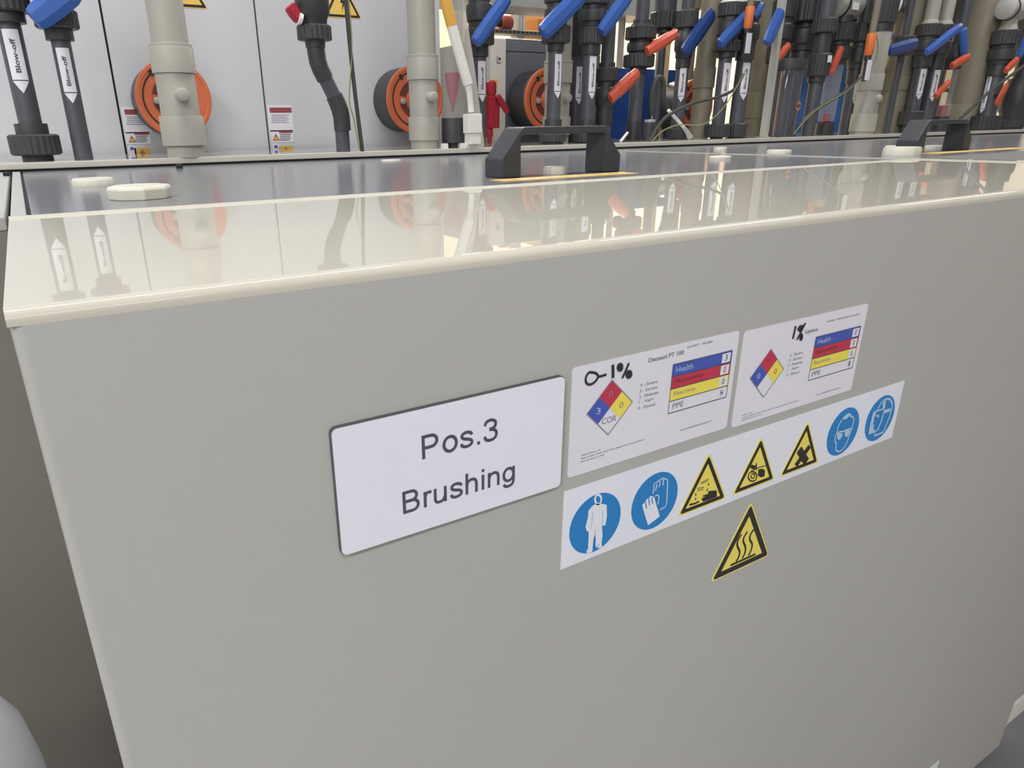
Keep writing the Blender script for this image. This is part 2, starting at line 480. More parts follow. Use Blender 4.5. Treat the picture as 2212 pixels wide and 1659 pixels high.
# ================================================================== SIGN, LABELS, STICKERS on the front panel (y = 0 plane, facing -Y)
def F(px, py):
    p = at(px, py, 0.0)
    return (p.x, p.z)
class Crop:
    def __init__(s, ox, oy, k):
        s.o = (ox, oy, k)
    def __call__(s, x, y):
        return F(s.o[0] + x / s.o[2], s.o[1] + y / s.o[2])
    def P(s, *pts):
        return [s(*p) for p in pts]
c1, c2, c3, c4, c5, c6 = Crop(680, 780, 3.814), Crop(1200, 700, 4.740), Crop(1560, 640, 5.7206), Crop(1200, 960, 4.424), Crop(1500, 800, 3.456), Crop(1760, 840, 10.37)
def ctext(mb, c, body, bl, tr, y):
    a, b = c(*bl), c(*tr)
    return put_text(mb, body, a[0], b[0], a[1], b[1], y)

sg = thing('sign_plate', (0.075, 0.0, 0.885), 'thick white plate reading Pos.3 Brushing', 'sign')
MB().prism(rrect(0.0, 0.1503, 0.8465, 0.9222, 0.0035), -0.0030, 0.0).build('backing', EDGE, sg)
MB().prism(rrect(0.0004, 0.1499, 0.8469, 0.9218, 0.0033), -0.0036, -0.0029).build('face', WHITE, sg)
def arc(cx_, cz_, rx, rz, a0, a1, n=16):
    return [(cx_ + rx * math.cos(math.radians(a0 + (a1 - a0) * k / n)), cz_ + rz * math.sin(math.radians(a0 + (a1 - a0) * k / n))) for k in range(n + 1)]
def crv(*p):
    return [(v.x, v.y) for v in smoothpath([Vector((q[0], q[1], 0)) for q in p], 5)]
GLYPH = {   # grotesque letters as strokes, cap height 1: (advance, strokes)
    'P': (0.90, [[(0.13, 0), (0.13, 1)], [(0.07, 0.94), (0.46, 0.94)] + arc(0.46, 0.70, 0.25, 0.24, 90, -90) + [(0.07, 0.46)]]),
    'o': (0.777, [arc(0.385, 0.362, 0.275, 0.315, 0, 360, 32)]),
    's': (0.70, [crv((0.585, 0.52), (0.53, 0.62), (0.34, 0.675), (0.17, 0.62), (0.135, 0.52), (0.20, 0.43), (0.35, 0.375), (0.52, 0.315), (0.59, 0.21), (0.53, 0.10), (0.35, 0.05), (0.16, 0.10), (0.10, 0.22))]),
    '.': (0.388, [[(0.19, 0.0), (0.19, 0.135)]]),
    '3': (0.777, [crv((0.10, 0.73), (0.16, 0.88), (0.35, 0.945), (0.55, 0.88), (0.605, 0.745), (0.54, 0.60), (0.31, 0.54)), crv((0.31, 0.54), (0.56, 0.47), (0.645, 0.29), (0.56, 0.11), (0.35, 0.05), (0.16, 0.11), (0.085, 0.27))]),
    'B': (0.93, [[(0.16, 0), (0.16, 1)], [(0.10, 0.945), (0.50, 0.945)] + arc(0.50, 0.7375, 0.21, 0.2075, 90, -90) + [(0.10, 0.53)], [(0.10, 0.53), (0.53, 0.53)] + arc(0.53, 0.2925, 0.24, 0.2375, 90, -90) + [(0.10, 0.055)]]),
    'r': (0.465, [[(0.15, 0), (0.15, 0.725)], crv((0.15, 0.42), (0.19, 0.59), (0.29, 0.665), (0.44, 0.645))]),
    'u': (0.777, [crv((0.145, 0.725), (0.145, 0.45), (0.15, 0.20), (0.21, 0.085), (0.35, 0.05), (0.51, 0.11), (0.60, 0.30)), [(0.61, 0), (0.61, 0.725)]]),
    'h': (0.777, [[(0.15, 0), (0.15, 1)], crv((0.15, 0.40), (0.20, 0.58), (0.37, 0.668), (0.54, 0.62), (0.605, 0.47), (0.61, 0.2), (0.61, 0))]),
    'n': (0.777, [[(0.15, 0), (0.15, 0.725)], crv((0.15, 0.40), (0.20, 0.58), (0.37, 0.668), (0.54, 0.62), (0.605, 0.47), (0.61, 0.2), (0.61, 0))]),
    'i': (0.31, [[(0.155, 0), (0.155, 0.725)], [(0.155, 0.865), (0.155, 1.0)]]),
    'g': (0.777, [arc(0.36, 0.365, 0.25, 0.305, 0, 360, 30), crv((0.61, 0.725), (0.61, 0.40), (0.61, 0.05), (0.55, -0.14), (0.37, -0.215), (0.19, -0.18), (0.12, -0.07))]),
}
def letters(body, x0, x1, zbase, cap, y, sw=0.136):
    tot = sum(GLYPH[ch][0] for ch in body) - 0.16
    k = (x1 - x0) / tot
    mb = MB()
    cur = -0.07
    for ci, ch in enumerate(body):
        adv, strokes = GLYPH[ch]
        for si, stk in enumerate(strokes):
            mb.ribbon([(x0 + (cur + p[0]) * k, zbase + p[1] * cap) for p in stk], sw * cap, y - 0.00003 * (si + ci % 2))
        cur += adv
    return mb
zP = c1(882, 785)[1]
letters('Pos.3', c1(870, 690)[0] - 0.001, c1(1475, 560)[0], zP, c1(856, 598)[1] - zP, -0.00375).build('lettering', INK, sg)['label'] = 'dark letters Pos.3'
zB = c1(710, 1235)[1]
letters('Brushing', c1(702, 1150)[0] - 0.0005, c1(1620, 920)[0], zB, c1(695, 1060)[1] - zB, -0.00375).build('lettering', INK, sg)['label'] = 'dark letters Brushing'

def hazard_label(label, c, x0, x1, z0, z1, D, spec):
    t = thing('hazard_label', ((x0 + x1) / 2, 0.0, (z0 + z1) / 2), label, 'label')
    MB().prism(rrect(x0, x1, z0, z1, 0.003), -0.0005, 0.0).build('sheet', MARK, t)
    y = -0.0008
    # diamond
    top, rgt, bot, lft, cen = D['top'], D['right'], D['bottom'], D['left'], D['cen']
    mid = lambda p, q: ((p[0] + q[0]) / 2, (p[1] + q[1]) / 2)
    X0, X1 = c(*lft)[0], c(*rgt)[0]
    xm = (X0 + X1) / 2
    Z1, Z0 = c(*top)[1], c(*bot)[1]
    zm = (Z0 + Z1) / 2
    T, Rg, B, L, Ce = (xm, Z1), (X1, zm), (xm, Z0), (X0, zm), (xm, zm)
    dm = MB().prism([T, Rg, B, L], y + 0.0002, 0.0).build('hazard_diamond', MARK, t)
    for nm, q, mt in (('red_field', [T, mid(T, Rg), Ce, mid(T, L)], SRED), ('yellow_field', [Rg, mid(Rg, B), Ce, mid(T, Rg)], SYEL), ('blue_field', [L, mid(T, L), Ce, mid(L, B)], SNAVY)):
        MB().flat(q, y).build(nm, mt, dm)
    MB().ribbon([T, Rg], 0.0007, y - 0.0001).ribbon([Rg, B], 0.0007, y - 0.0001).ribbon([B, L], 0.0007, y - 0.0001).ribbon([L, T], 0.0007, y - 0.0001).build('outline', INKL, dm)
    s = (X1 - X0) * 0.055
    w_ = MB()
    put_text(w_, spec['blue'], (X0 + xm) / 2 - s * 0.8, (X0 + xm) / 2 + s * 0.8, zm - s, zm + s, y - 0.0001)
    w_.build('lettering', SLBL, dm)
    w_ = MB()
    put_text(w_, '0', xm - s * 0.8, xm + s * 0.8, (zm + Z1) / 2 - s, (zm + Z1) / 2 + s, y - 0.0001)
    put_text(w_, '0', (X1 + xm) / 2 - s * 0.8, (X1 + xm) / 2 + s * 0.8, zm - s, zm + s, y - 0.0001)
    if spec['white']:
        put_text(w_, spec['white'], xm - s * 2.9, xm + s * 2.9, (zm + Z0) / 2 - s * 0.4, (zm + Z0) / 2 + s * 1.6, y - 0.0001)
    w_.build('lettering', INKL if spec['white'] else SRED, dm)
    # rating table
    tx0, tx1, tz0, tz1 = spec['table']
    rh = (tz1 - tz0) / 4
    tb = MB().prism([(tx0, tz0), (tx1, tz0), (tx1, tz1), (tx0, tz1)], y + 0.0002, 0.0).build('rating_table', MARK, t)
    for i, (nm, mt, dig, word, wm, wf) in enumerate((('blue_row', SNAVY, spec['d'][0], 'Health', SLBL, 0.30), ('red_row', SRED, spec['d'][1], 'Flammability', DISCD, 0.52),
                                                  ('yellow_row', SYEL, spec['d'][2], 'Reactivity', INKL, 0.40), (None, None, spec['d'][3], 'PPE', INKL, 0.20))):
        za, zb = tz1 - rh * (i + 1), tz1 - rh * i
        if nm:
            MB().flat([(tx0, za), (tx1, za), (tx1, zb), (tx0, zb)], y).build(nm, mt, tb)
            MB().flat([(tx1 - rh * 1.12, za + rh * 0.10), (tx1 - rh * 0.14, za + rh * 0.10), (tx1 - rh * 0.14, zb - rh * 0.12), (tx1 - rh * 1.12, zb - rh * 0.12)], y - 0.0001).build('rating_cell', MARK, tb)
        w_ = MB()
        put_text(w_, word, tx0 + rh * 0.4, tx0 + rh * 0.4 + (tx1 - tx0) * wf * 0.92, za + rh * 0.30, za + rh * 0.74, y - 0.00012)
        w_.build('lettering', wm, tb)
        w_ = MB()
        put_text(w_, dig, tx1 - rh * 0.78, tx1 - rh * 0.48, za + rh * 0.26, za + rh * 0.76, y - 0.00018)
        w_.build('lettering', INK, tb)
    ln = MB()
    for i in range(5):
        ln.ribbon([(tx0, tz1 - rh * i), (tx1, tz1 - rh * i)], 0.0006, y - 0.0001)
    ln.ribbon([(tx0, tz0), (tx0, tz1)], 0.0005, y - 0.0001).ribbon([(tx1, tz0), (tx1, tz1)], 0.0005, y - 0.0001)
    ln.build('outline', INK, tb)
    # legend and small print
    lx0, lx1, lz0, lz1 = spec['legend']
    w_ = MB()
    words = ['4 - Severe', '3 - Serious', '2 - Moderate', '1 - Slight', '0 - Minimal']
    wf = [0.90, 0.92, 1.0, 0.80, 0.88]
    st = (lz1 - lz0) / 5
    for i in range(5):
        zz = lz1 - st * (i + 0.85)
        put_text(w_, words[i], lx0, lx0 + (lx1 - lx0) * wf[i], zz, zz + st * 0.56, y)
    w_.build('legend_lettering', INKL, t)
    for nm, body, box, mt in spec['texts']:
        w_ = MB()
        put_text(w_, body, box[0], box[1], box[2], box[3], y, bold=0.02)
        w_.build(nm, mt, t)
    hb = MB()
    for si, (stroke, wd) in enumerate(spec['hand']):
        pts = [Vector((p[0], p[1], 0)) for p in stroke]
        pts = smoothpath(pts, 6) if len(pts) > 2 else pts
        hb.ribbon([(p.x, p.y) for p in pts], wd, y - 0.0002 - si * 0.00003)
    h_ = hb.build('handwriting', INKP, t)
    h_['label'] = spec['handlabel']
    return t
def bx(c, bl, tr):
    a, b = c(*bl), c(*tr)
    return (a[0], b[0], a[1], b[1])
ell = lambda c, x, y, rx, ry, rot=0: [c(x + rx * math.cos(t) * math.cos(rot) - ry * math.sin(t) * math.sin(rot), y + rx * math.cos(t) * math.sin(rot) + ry * math.sin(t) * math.cos(rot)) for t in [2 * math.pi * k / 14 for k in range(15)]]
zt = lambda c, x, y: c(x, y)[1]
la = F(1238, 790)[0]
hazard_label('white hazard label with handwritten 0-1% next to the sign plate', c2, 0.1582, 0.3108, 0.8485, 0.9245,
    dict(top=(575, 568), right=(778, 785), bottom=(527, 1130), left=(312, 913), cen=(545, 862)),
    dict(blue='3', white='COR', d='300H', table=(c2(1168, 672)[0], c2(1765, 535)[0], c2(1130, 918)[1], c2(1200, 412)[1]),
         legend=(c2(862, 600)[0], c2(1045, 700)[0], c2(860, 880)[1], c2(865, 590)[1]),
         texts=[('title_lettering', 'Decosol PT 100', (c2(945, 380)[0], c2(1305, 300)[0], c2(945, 392)[1], c2(945, 352)[1] + 0.0004), INKL),
                ('small_lettering', 'Lot 0417    05.2022', (c2(1340, 240)[0], c2(1600, 190)[0], c2(1340, 244)[1], c2(1340, 224)[1]), INKL),
                ('small_lettering', 'www.safetylabels.example.org', (c2(1270, 1090)[0], c2(1590, 1000)[0], c2(1270, 1095)[1], c2(1270, 1076)[1]), INKL),
                ('small_lettering', 'Safety Phrases: 35', (c2(255, 1350)[0], c2(450, 1300)[0], c2(255, 1352)[1], c2(255, 1336)[1]), INKL),
                ('small_lettering', 'Keep container tightly closed. Wear suitable gloves and eye protection', (c2(255, 1380)[0], c2(900, 1205)[0], c2(255, 1384)[1], c2(255, 1366)[1]), INKL),
                ('small_lettering', 'Risk phrases: C, R35', (c2(250, 1415)[0], c2(490, 1350)[0], c2(250, 1416)[1], c2(250, 1400)[1]), INKL)],
         hand=[([c2(345, 482), c2(310, 520), c2(298, 570), c2(315, 608), c2(355, 612), c2(400, 580), c2(425, 535), c2(405, 500), c2(345, 488)], 0.0016),
               ([c2(430, 535), c2(470, 525), c2(512, 512)], 0.0016), ([c2(575, 412), c2(578, 480), c2(578, 548)], 0.0022),
               ([c2(740, 395), c2(705, 480), c2(672, 550)], 0.0017),
               (ell(c2, 650, 438, 18, 26), 0.0026), (ell(c2, 740, 510, 20, 26), 0.0026)],
         handlabel='black marker pen writing 0-1%'))
hazard_label('white hazard label with handwritten 1%, right of its twin', c3, 0.3165, 0.4692, 0.8468, 0.9228,
    dict(top=(595, 650), right=(748, 890), bottom=(497, 1245), left=(333, 1012), cen=(548, 940)),
    dict(blue='0', white='', d='000B', table=(c3(1085, 850)[0], c3(1650, 620)[0], c3(1045, 1040)[1], c3(1140, 505)[1]),
         legend=(c3(830, 700)[0], c3(985, 800)[0], c3(795, 995)[1], c3(845, 690)[1]),
         texts=[('title_lettering', 'Lipidosi', (c3(1015, 450)[0], c3(1172, 410)[0], c3(1020, 472)[1], c3(1020, 418)[1]), INKL),
                ('small_lettering', 'Lipidosi  35% solution in water', (c3(1285, 320)[0], c3(1690, 230)[0], c3(1285, 325)[1], c3(1285, 300)[1]), INKL),
                ('small_lettering', 'www.safetylabels.example.org', (c3(1150, 1220)[0], c3(1445, 1130)[0], c3(1150, 1228)[1], c3(1150, 1208)[1]), INKL),
                ('small_lettering', 'Safety: none', (c3(240, 1475)[0], c3(360, 1440)[0], c3(240, 1478)[1], c3(240, 1462)[1]), INKL),
                ('small_lettering', 'Keep container tightly closed. Store in a cool place away from the light', (c3(238, 1505)[0], c3(930, 1290)[0], c3(238, 1510)[1], c3(238, 1492)[1]), INKL),
                ('small_lettering', 'Risk phrases: none', (c3(232, 1535)[0], c3(480, 1465)[0], c3(232, 1540)[1], c3(232, 1524)[1]), INKL)],
         hand=[([c3(895, 365), c3(880, 440), c3(860, 522)], 0.0021), ([c3(1018, 325), c3(965, 430), c3(910, 535)], 0.0017),
               (ell(c3, 955, 395, 16, 20), 0.0030), (ell(c3, 962, 500, 10, 26), 0.0026), ([c3(915, 405), c3(960, 380), c3(1010, 340)], 0.0018)],
         handlabel='black marker pen writing 1%'))

# pictogram strip -----------------------------------------------------------------------------
st = thing('pictogram_strip', (0.355, 0.0, 0.808), 'long white sticker strip with seven safety pictograms', 'sticker')
MB().prism([(0.1562, 0.7785), (0.5560, 0.7805), (0.5556, 0.8383), (0.1562, 0.8392)], -0.0005, 0.0).build('sheet', WHITE, st)
YP = -0.0007
def disc_sign(cx_, cz_, r, label):
    d = MB().prism(circ(cx_, cz_, r, 56), YP, 0.0).build('mandatory_disc', SBLUE, st)
    d['label'] = label
    return d
def tri_pts(cx_, zb, wd, inset=0.0, rd=0.0018):
    """rounded equilateral triangle"""
    h = wd * 0.866
    P = [Vector((cx_ - wd / 2, zb)), Vector((cx_ + wd / 2, zb)), Vector((cx_, zb + h))]
    ce = (P[0] + P[1] + P[2]) / 3
    k = 1 - inset / (h / 3)
    P = [ce + (p - ce) * k for p in P]
    out = []
    for i in range(3):
        p, a_, b_ = P[i], P[i - 1], P[(i + 1) % 3]
        u, v = (a_ - p).normalized(), (b_ - p).normalized()
        q0, q1 = p + u * rd * 1.7, p + v * rd * 1.7
        for j in range(6):
            t = j / 5
            out.append(tuple((1 - t) ** 2 * q0 + 2 * t * (1 - t) * p + t * t * q1))
    return out
def warn_tri(parent, cx_, zb, wd, label, y=YP):
    d = MB().prism(tri_pts(cx_, zb, wd, 0, 0.0022), y, 0.0).build('warning_triangle', SYELT, parent)
    d['label'] = label
    MB().flat(tri_pts(cx_, zb, wd, 0.0014, 0.0018), y - 0.0001).build('black_border', SBLK, d)
    MB().flat(tri_pts(cx_, zb, wd, 0.0047, 0.0006), y - 0.0002).build('yellow_field', SYELT, d)
    return d
Yw = YP - 0.0003
def cen(c, l, r, t, b):
    L, Rr, T, B = c(*l), c(*r), c(*t), c(*b)
    return ((L[0] + Rr[0]) / 2, (T[1] + B[1]) / 2, ((Rr[0] - L[0]) + (T[1] - B[1])) / 4)
# 1 protective suit
cx_, cz_, r_ = cen(c4, (125, 820), (620, 635), (475, 447), (290, 1045))
d = disc_sign(cx_, cz_, r_, 'blue disc with white figure in a protective suit')
mb = MB()
mb.ribbon([c4(398 + 30 * math.cos(t), 520 + 44 * math.sin(t)) for t in [2 * math.pi * k / 20 for k in range(21)]], 0.0016, Yw)
mb.flat(c4.P((372, 562), (430, 560), (480, 572), (482, 680), (468, 765), (440, 772), (438, 700), (436, 790), (440, 870), (430, 935), (437, 975), (400, 988), (372, 965), (376, 900), (368, 845), (352, 905), (345, 985), (342, 1020),
             (300, 1035), (284, 1022), (302, 985), (305, 905), (308, 830), (288, 820), (278, 780), (300, 690), (305, 628), (335, 590)), Yw)
mb.build('figure', WHITE, d)
mb = MB()
mb.ribbon(c4.P((345, 640), (340, 720), (325, 800)), 0.0008, Yw - 0.0001).ribbon(c4.P((436, 620), (442, 690), (438, 770)), 0.0008, Yw - 0.0001)
mb.ribbon(c4.P((372, 800), (370, 860)), 0.0008, Yw - 0.0001).ribbon(c4.P((388, 960), (405, 965)), 0.003, Yw - 0.0001)
mb.build('figure_line', SLBL, d)
# 2 gloves
cx_, cz_, r_ = cen(c4, (715, 650), (1165, 420), (1025, 253), (850, 822))
d = disc_sign(cx_, cz_, r_, 'blue disc with two white gloves')
mb = MB()
mb.flat(c4.P((818, 572), (850, 540), (862, 516), (884, 510), (893, 488), (922, 490), (938, 508), (952, 570), (970, 620), (987, 682), (875, 768), (850, 690), (832, 630)), Yw)
mb.build('front_glove', WHITE, d)
mb = MB()
for ln_ in (((922, 470), (928, 430), (932, 372), (955, 358), (965, 350), (990, 335), (1015, 318), (1045, 325), (1062, 338), (1058, 440), (1052, 560), (1040, 590), (985, 622)),
            ((958, 372), (955, 400), (945, 438)), ((988, 348), (986, 380), (978, 405)), ((1018, 330), (1020, 350), (1016, 388)), ((940, 490), (958, 478), (975, 485), (980, 510), (965, 570))):
    mb.ribbon(c4.P(*ln_), 0.0013, Yw)
mb.build('rear_glove', SLBL, d)
mb = MB()
for ln_ in (((848, 545), (860, 605)), ((880, 515), (890, 575)), ((908, 500), (918, 560))):
    mb.ribbon(c4.P(*ln_), 0.0009, Yw - 0.0001)
mb.build('finger_line', SBLUE, d)
# 3..5 warning triangles
def tri_from(c, apex, bl, br):
    A, B, Cc = c(*apex), c(*bl), c(*br)
    wd = max(Cc[0] - B[0], (A[1] - (B[1] + Cc[1]) / 2) / 0.866)
    return (B[0] + Cc[0]) / 2, (B[1] + Cc[1]) / 2, wd * 1.03
cxx, zb, wd = tri_from(c4, (1463, 105), (1162, 692), (1618, 510))
d = warn_tri(st, cxx, zb, wd, 'yellow triangle warning of corrosive liquid on a hand')
mb = MB()
mb.flat(c4.P((1452, 440), (1530, 434), (1530, 495), (1450, 525), (1398, 542), (1386, 520), (1392, 505), (1430, 492), (1395, 492), (1400, 482), (1445, 468)), Yw - 0.0002)
mb.flat(c4.P((1268, 562), (1325, 550), (1362, 530), (1358, 548), (1322, 566), (1270, 580)), Yw - 0.0002)
mb.ribbon(c4.P((1382, 360), (1452, 322)), 0.0005, Yw - 0.0002).ribbon(c4.P((1376, 372), (1450, 340)), 0.0005, Yw - 0.0002)
mb.ribbon(c4.P((1340, 415), (1408, 405)), 0.0005, Yw - 0.0002).ribbon(c4.P((1345, 436), (1405, 422)), 0.0005, Yw - 0.0002)
mb.ribbon(c4.P((1330, 460), (1328, 485)), 0.0010, Yw - 0.0002).ribbon(c4.P((1328, 505), (1327, 525)), 0.0010, Yw - 0.0002).ribbon(c4.P((1442, 415), (1438, 440)), 0.0010, Yw - 0.0002).ribbon(c4.P((1450, 365), (1452, 385)), 0.0010, Yw - 0.0002)
mb.build('symbol', SBLK, d)
cxx, zb, wd = tri_from(c5, (498, 500), (278, 935), (588, 812))
d = warn_tri(st, cxx, zb, wd, 'yellow triangle warning of a hand drawn into rollers')
mb = MB()
mb.flat(c5.P((470, 735), (500, 730), (517, 742), (515, 785), (490, 795), (465, 782)), Yw - 0.0002)
mb.ribbon([c5(425 + 32 * math.cos(t), 788 + 36 * math.sin(t)) for t in [2 * math.pi * k / 20 for k in range(21)]], 0.0012, Yw - 0.0002)
mb.ribbon([c5(427 + 14 * math.cos(t), 785 + 17 * math.sin(t)) for t in [2 * math.pi * k / 16 for k in range(17)]], 0.0010, Yw - 0.0002)
mb.ribbon(c5.P((415, 745), (470, 722), (524, 707)), 0.0008, Yw - 0.0002).ribbon(c5.P((453, 690), (452, 740)), 0.0014, Yw - 0.0002).ribbon(c5.P((412, 712), (445, 722)), 0.003, Yw - 0.0002)
mb.build('symbol', SBLK, d)
cxx, zb, wd = tri_from(c5, (846, 383), (632, 800), (916, 682))
d = warn_tri(st, cxx, zb, wd, 'yellow triangle with a black X')
mb = MB()
mb.ribbon(c5.P((748, 708), (852, 562)), 0.0055, Yw - 0.0002).ribbon(c5.P((772, 588), (828, 680)), 0.0070, Yw - 0.00025)
mb.build('symbol', SBLK, d)
# 6 goggles
cx_, cz_, r_ = cen(c6, (248, 1200), (995, 660), (830, 385), (415, 1515))
d = disc_sign(cx_, cz_, r_, 'blue disc with a head wearing goggles')
mb = MB()
mb.ribbon(c6.P((580, 690), (520, 790), (490, 870), (478, 960), (440, 1020), (425, 1110), (432, 1180), (460, 1220), (445, 1300), (448, 1350), (480, 1390), (520, 1395), (580, 1365), (640, 1290), (690, 1200), (735, 1080), (765, 1000), (800, 900), (812, 850), (845, 720), (850, 640)), 0.0016, Yw)
mb.flat(c6.P((575, 690), (620, 620), (690, 560), (740, 532), (778, 545), (800, 585), (850, 625), (850, 650), (770, 625), (762, 590), (690, 665), (640, 672)), Yw)
mb.ribbon(c6.P((470, 990), (540, 950), (620, 945), (680, 915), (800, 878)), 0.0018, Yw)
mb.flat(c6.P((470, 1020), (500, 985), (590, 985), (600, 1010), (560, 1110), (510, 1140), (475, 1110)), Yw)
mb.flat(c6.P((645, 985), (665, 935), (760, 915), (770, 950), (720, 1055), (670, 1075), (645, 1040)), Yw)
mb.build('figure', SLBL, d)
# 7 face shield
cx_, cz_, r_ = cen(c6, (1092, 960), (1798, 330), (1650, 102), (1250, 1195))
d = disc_sign(cx_, cz_, r_, 'blue disc with a head behind a face shield')
mb = MB()
mb.flat(c6.P((1280, 520), (1350, 470), (1525, 425), (1535, 450), (1375, 500), (1345, 520), (1340, 590), (1310, 620), (1300, 720), (1278, 760), (1300, 800), (1285, 890), (1310, 912), (1370, 915), (1330, 960), (1310, 1000), (1300, 975), (1175, 1020), (1215, 780)), Yw)
mb.ribbon(c6.P((1385, 450), (1440, 340), (1520, 245), (1600, 215), (1660, 225), (1705, 300), (1712, 380), (1690, 480), (1640, 640), (1570, 800), (1540, 900), (1500, 965), (1400, 1010), (1312, 1040), (1325, 985)), 0.0020, Yw)
mb.flat(c6.P((1500, 265), (1572, 240), (1548, 430), (1492, 430)), Yw)
mb.flat(c6.P((1515, 465), (1700, 415), (1680, 495), (1505, 550)), Yw)
mb.ribbon(c6.P((1510, 545), (1470, 700), (1400, 880), (1345, 945)), 0.0022, Yw)
mb.flat([c6(1388 + 30 * math.cos(t), 598 + 32 * math.sin(t)) for t in [2 * math.pi * k / 12 for k in range(12)]], Yw)
mb.build('figure', SLBL, d)
# hot surface triangle
hs = thing('warning_sticker', (0.356, 0.0, 0.73), 'separate yellow triangle sticker with three wavy heat lines below the strip', 'sticker')
cxx, zb, wd = tri_from(c4, (1858, 572), (1483, 1330), (2032, 1045))
MB().prism(tri_pts(cxx, zb, wd, 0, 0.0026), -0.0005, 0.0).build('yellow_edge', SYELT, hs)
MB().flat(tri_pts(cxx, zb, wd, 0.0012, 0.0022), -0.0006).build('black_border', SBLK, hs)
MB().flat(tri_pts(cxx, zb, wd, 0.0066, 0.0008), -0.0007).build('yellow_field', SYELT, hs)
mb = MB()
for ln_ in (((1770, 855), (1735, 915), (1730, 965), (1752, 1020), (1742, 1075), (1716, 1115)), ((1828, 830), (1795, 880), (1788, 925), (1808, 980), (1800, 1040), (1775, 1085)), ((1888, 808), (1855, 860), (1850, 905), (1872, 950), (1860, 1010), (1835, 1058))):
    pts = smoothpath([Vector((p[0], p[1], 0)) for p in c4.P(*ln_)], 5)
    mb.ribbon([(p.x, p.y) for p in pts], 0.0021, -0.0008)
mb.ribbon(c4.P((1665, 1152), (1903, 1044)), 0.0022, -0.0008)
mb.build('heat_lines', SBLK, hs)
# white label low on the panel
p0 = F(2029, 1642)
ws = thing('paper_label', (p0[0] - 0.04, 0, p0[1] - 0.03), 'white label at the bottom edge of the picture, low on the grey panel', 'label')
MB().prism(rrect(p0[0] - 0.085, p0[0], p0[1] - 0.055, p0[1], 0.002), -0.0005, 0.0).build('sheet', WHITE, ws)

# ================================================================== ELECTRICAL CABINET BEHIND
CYF = 1.62
def QX(px, py, Y=CYF):
    p = at(px, py, Y)
    return p.x, p.z
cab = thing('electrical_cabinet', (0.2, 1.8, 0.0), 'tall pale grey electrical cabinet with three flush doors at the left', 'cabinet')
s1, s2, se = QX(250, 200)[0], QX(570, 200)[0], QX(950, 60)[0]
MB().box(-1.7, se - 0.004, CYF + 0.012, CYF + 0.5, 0.0, 2.15).build('body', GAP, cab)
for xa, xb in ((-1.7, s1 - 0.0022), (s1 + 0.0022, s2 - 0.002), (s2 + 0.002, se)):
    MB().box(xa, xb, CYF, CYF + 0.014, 0.12, 2.12).build('door', CABIN, cab, bevel=0.0015)
def cab_poly(pts, y, Yp=CYF):
    return [(at(x, yy, Yp).x, at(x, yy, Yp).z) for x, yy in pts]
def quad(x0, y0, x1, y1):
    a_, b_ = at(x0, y1, CYF), at(x1, y0, CYF)
    return (a_.x, b_.x, a_.z, b_.z)
def warn_set(dx, dy):
    def rect(x0, y0, x1, y1):
        a_ = at((x0 + x1) / 2 + dx, (y0 + y1) / 2 + dy, CYF)
        k = mpp(a_)
        sx = 1 / 0.87
        return (a_.x - (x1 - x0) / 2 * k * sx, a_.x + (x1 - x0) / 2 * k * sx, a_.z - (y1 - y0) / 2 * k * 1.03, a_.z + (y1 - y0) / 2 * k * 1.03)
    def boxed(nm, r, mt, par, y, th=0.0006):
        return MB().box(r[0], r[1], y - th, y, r[2], r[3]).build(nm, mt, par)
    l1 = boxed('warning_label', rect(583, 230, 629, 281), MARK, cab, CYF)
    l1['label'] = 'white warning label with dark red header'
    boxed('red_header', rect(585, 233, 627, 243), mat('label_dark_red', (150, 78, 84), 0.5, 0.3, 0.1, 60), l1, CYF - 0.0006, 0.0002)
    for k in range(5):
        boxed('print_line', rect(588, 248 + k * 4, 622 - 4 * (k % 2), 249.3 + k * 4), INKL, l1, CYF - 0.0006, 0.0002)
    l2 = boxed('warning_label', rect(588, 282.5, 631, 306), MARK, cab, CYF)
    boxed('red_header', rect(604, 283, 630, 287), mat('label_dark_red', (150, 78, 84)), l2, CYF - 0.0006, 0.0002)
    for k in range(4):
        boxed('print_line', rect(606, 289.5 + k * 4, 627 - 2 * (k % 2), 291 + k * 4), INK, l2, CYF - 0.0006, 0.0002)
    r = rect(589, 289, 603, 303)
    MB().flat([(r[0], r[2]), (r[1], r[2]), ((r[0] + r[1]) / 2, r[3])], CYF - 0.0008).build('hazard_triangle', mat('label_brown', (150, 112, 72), 0.5), l2)
    r2 = rect(592, 296, 600, 301.5)
    MB().flat([(r2[0], r2[2]), (r2[1], r2[2]), (r2[1] - 0.002, r2[3]), (r2[0] + 0.002, r2[3])], CYF - 0.0009).build('flame_mark', mat('label_orange', (228, 170, 84), 0.5), l2)
    l3 = boxed('warning_label', rect(590, 311, 603, 330), MARK, cab, CYF)
    boxed('blue_mark', rect(593, 314, 599, 320), SNAVY, l3, CYF - 0.0006, 0.0002)
    l4 = boxed('warning_label', rect(605, 316, 631, 330), mat('label_amber', (224, 180, 92), 0.5), cab, CYF)
    r = rect(613, 318, 623, 327)
    MB().flat([(r[0], r[2]), (r[1], r[2]), ((r[0] + r[1]) / 2, r[3])], CYF - 0.0008).build('hazard_triangle', mat('label_brown', (150, 112, 72)), l4)
warn_set(0, 0)
warn_set(-311, 4)
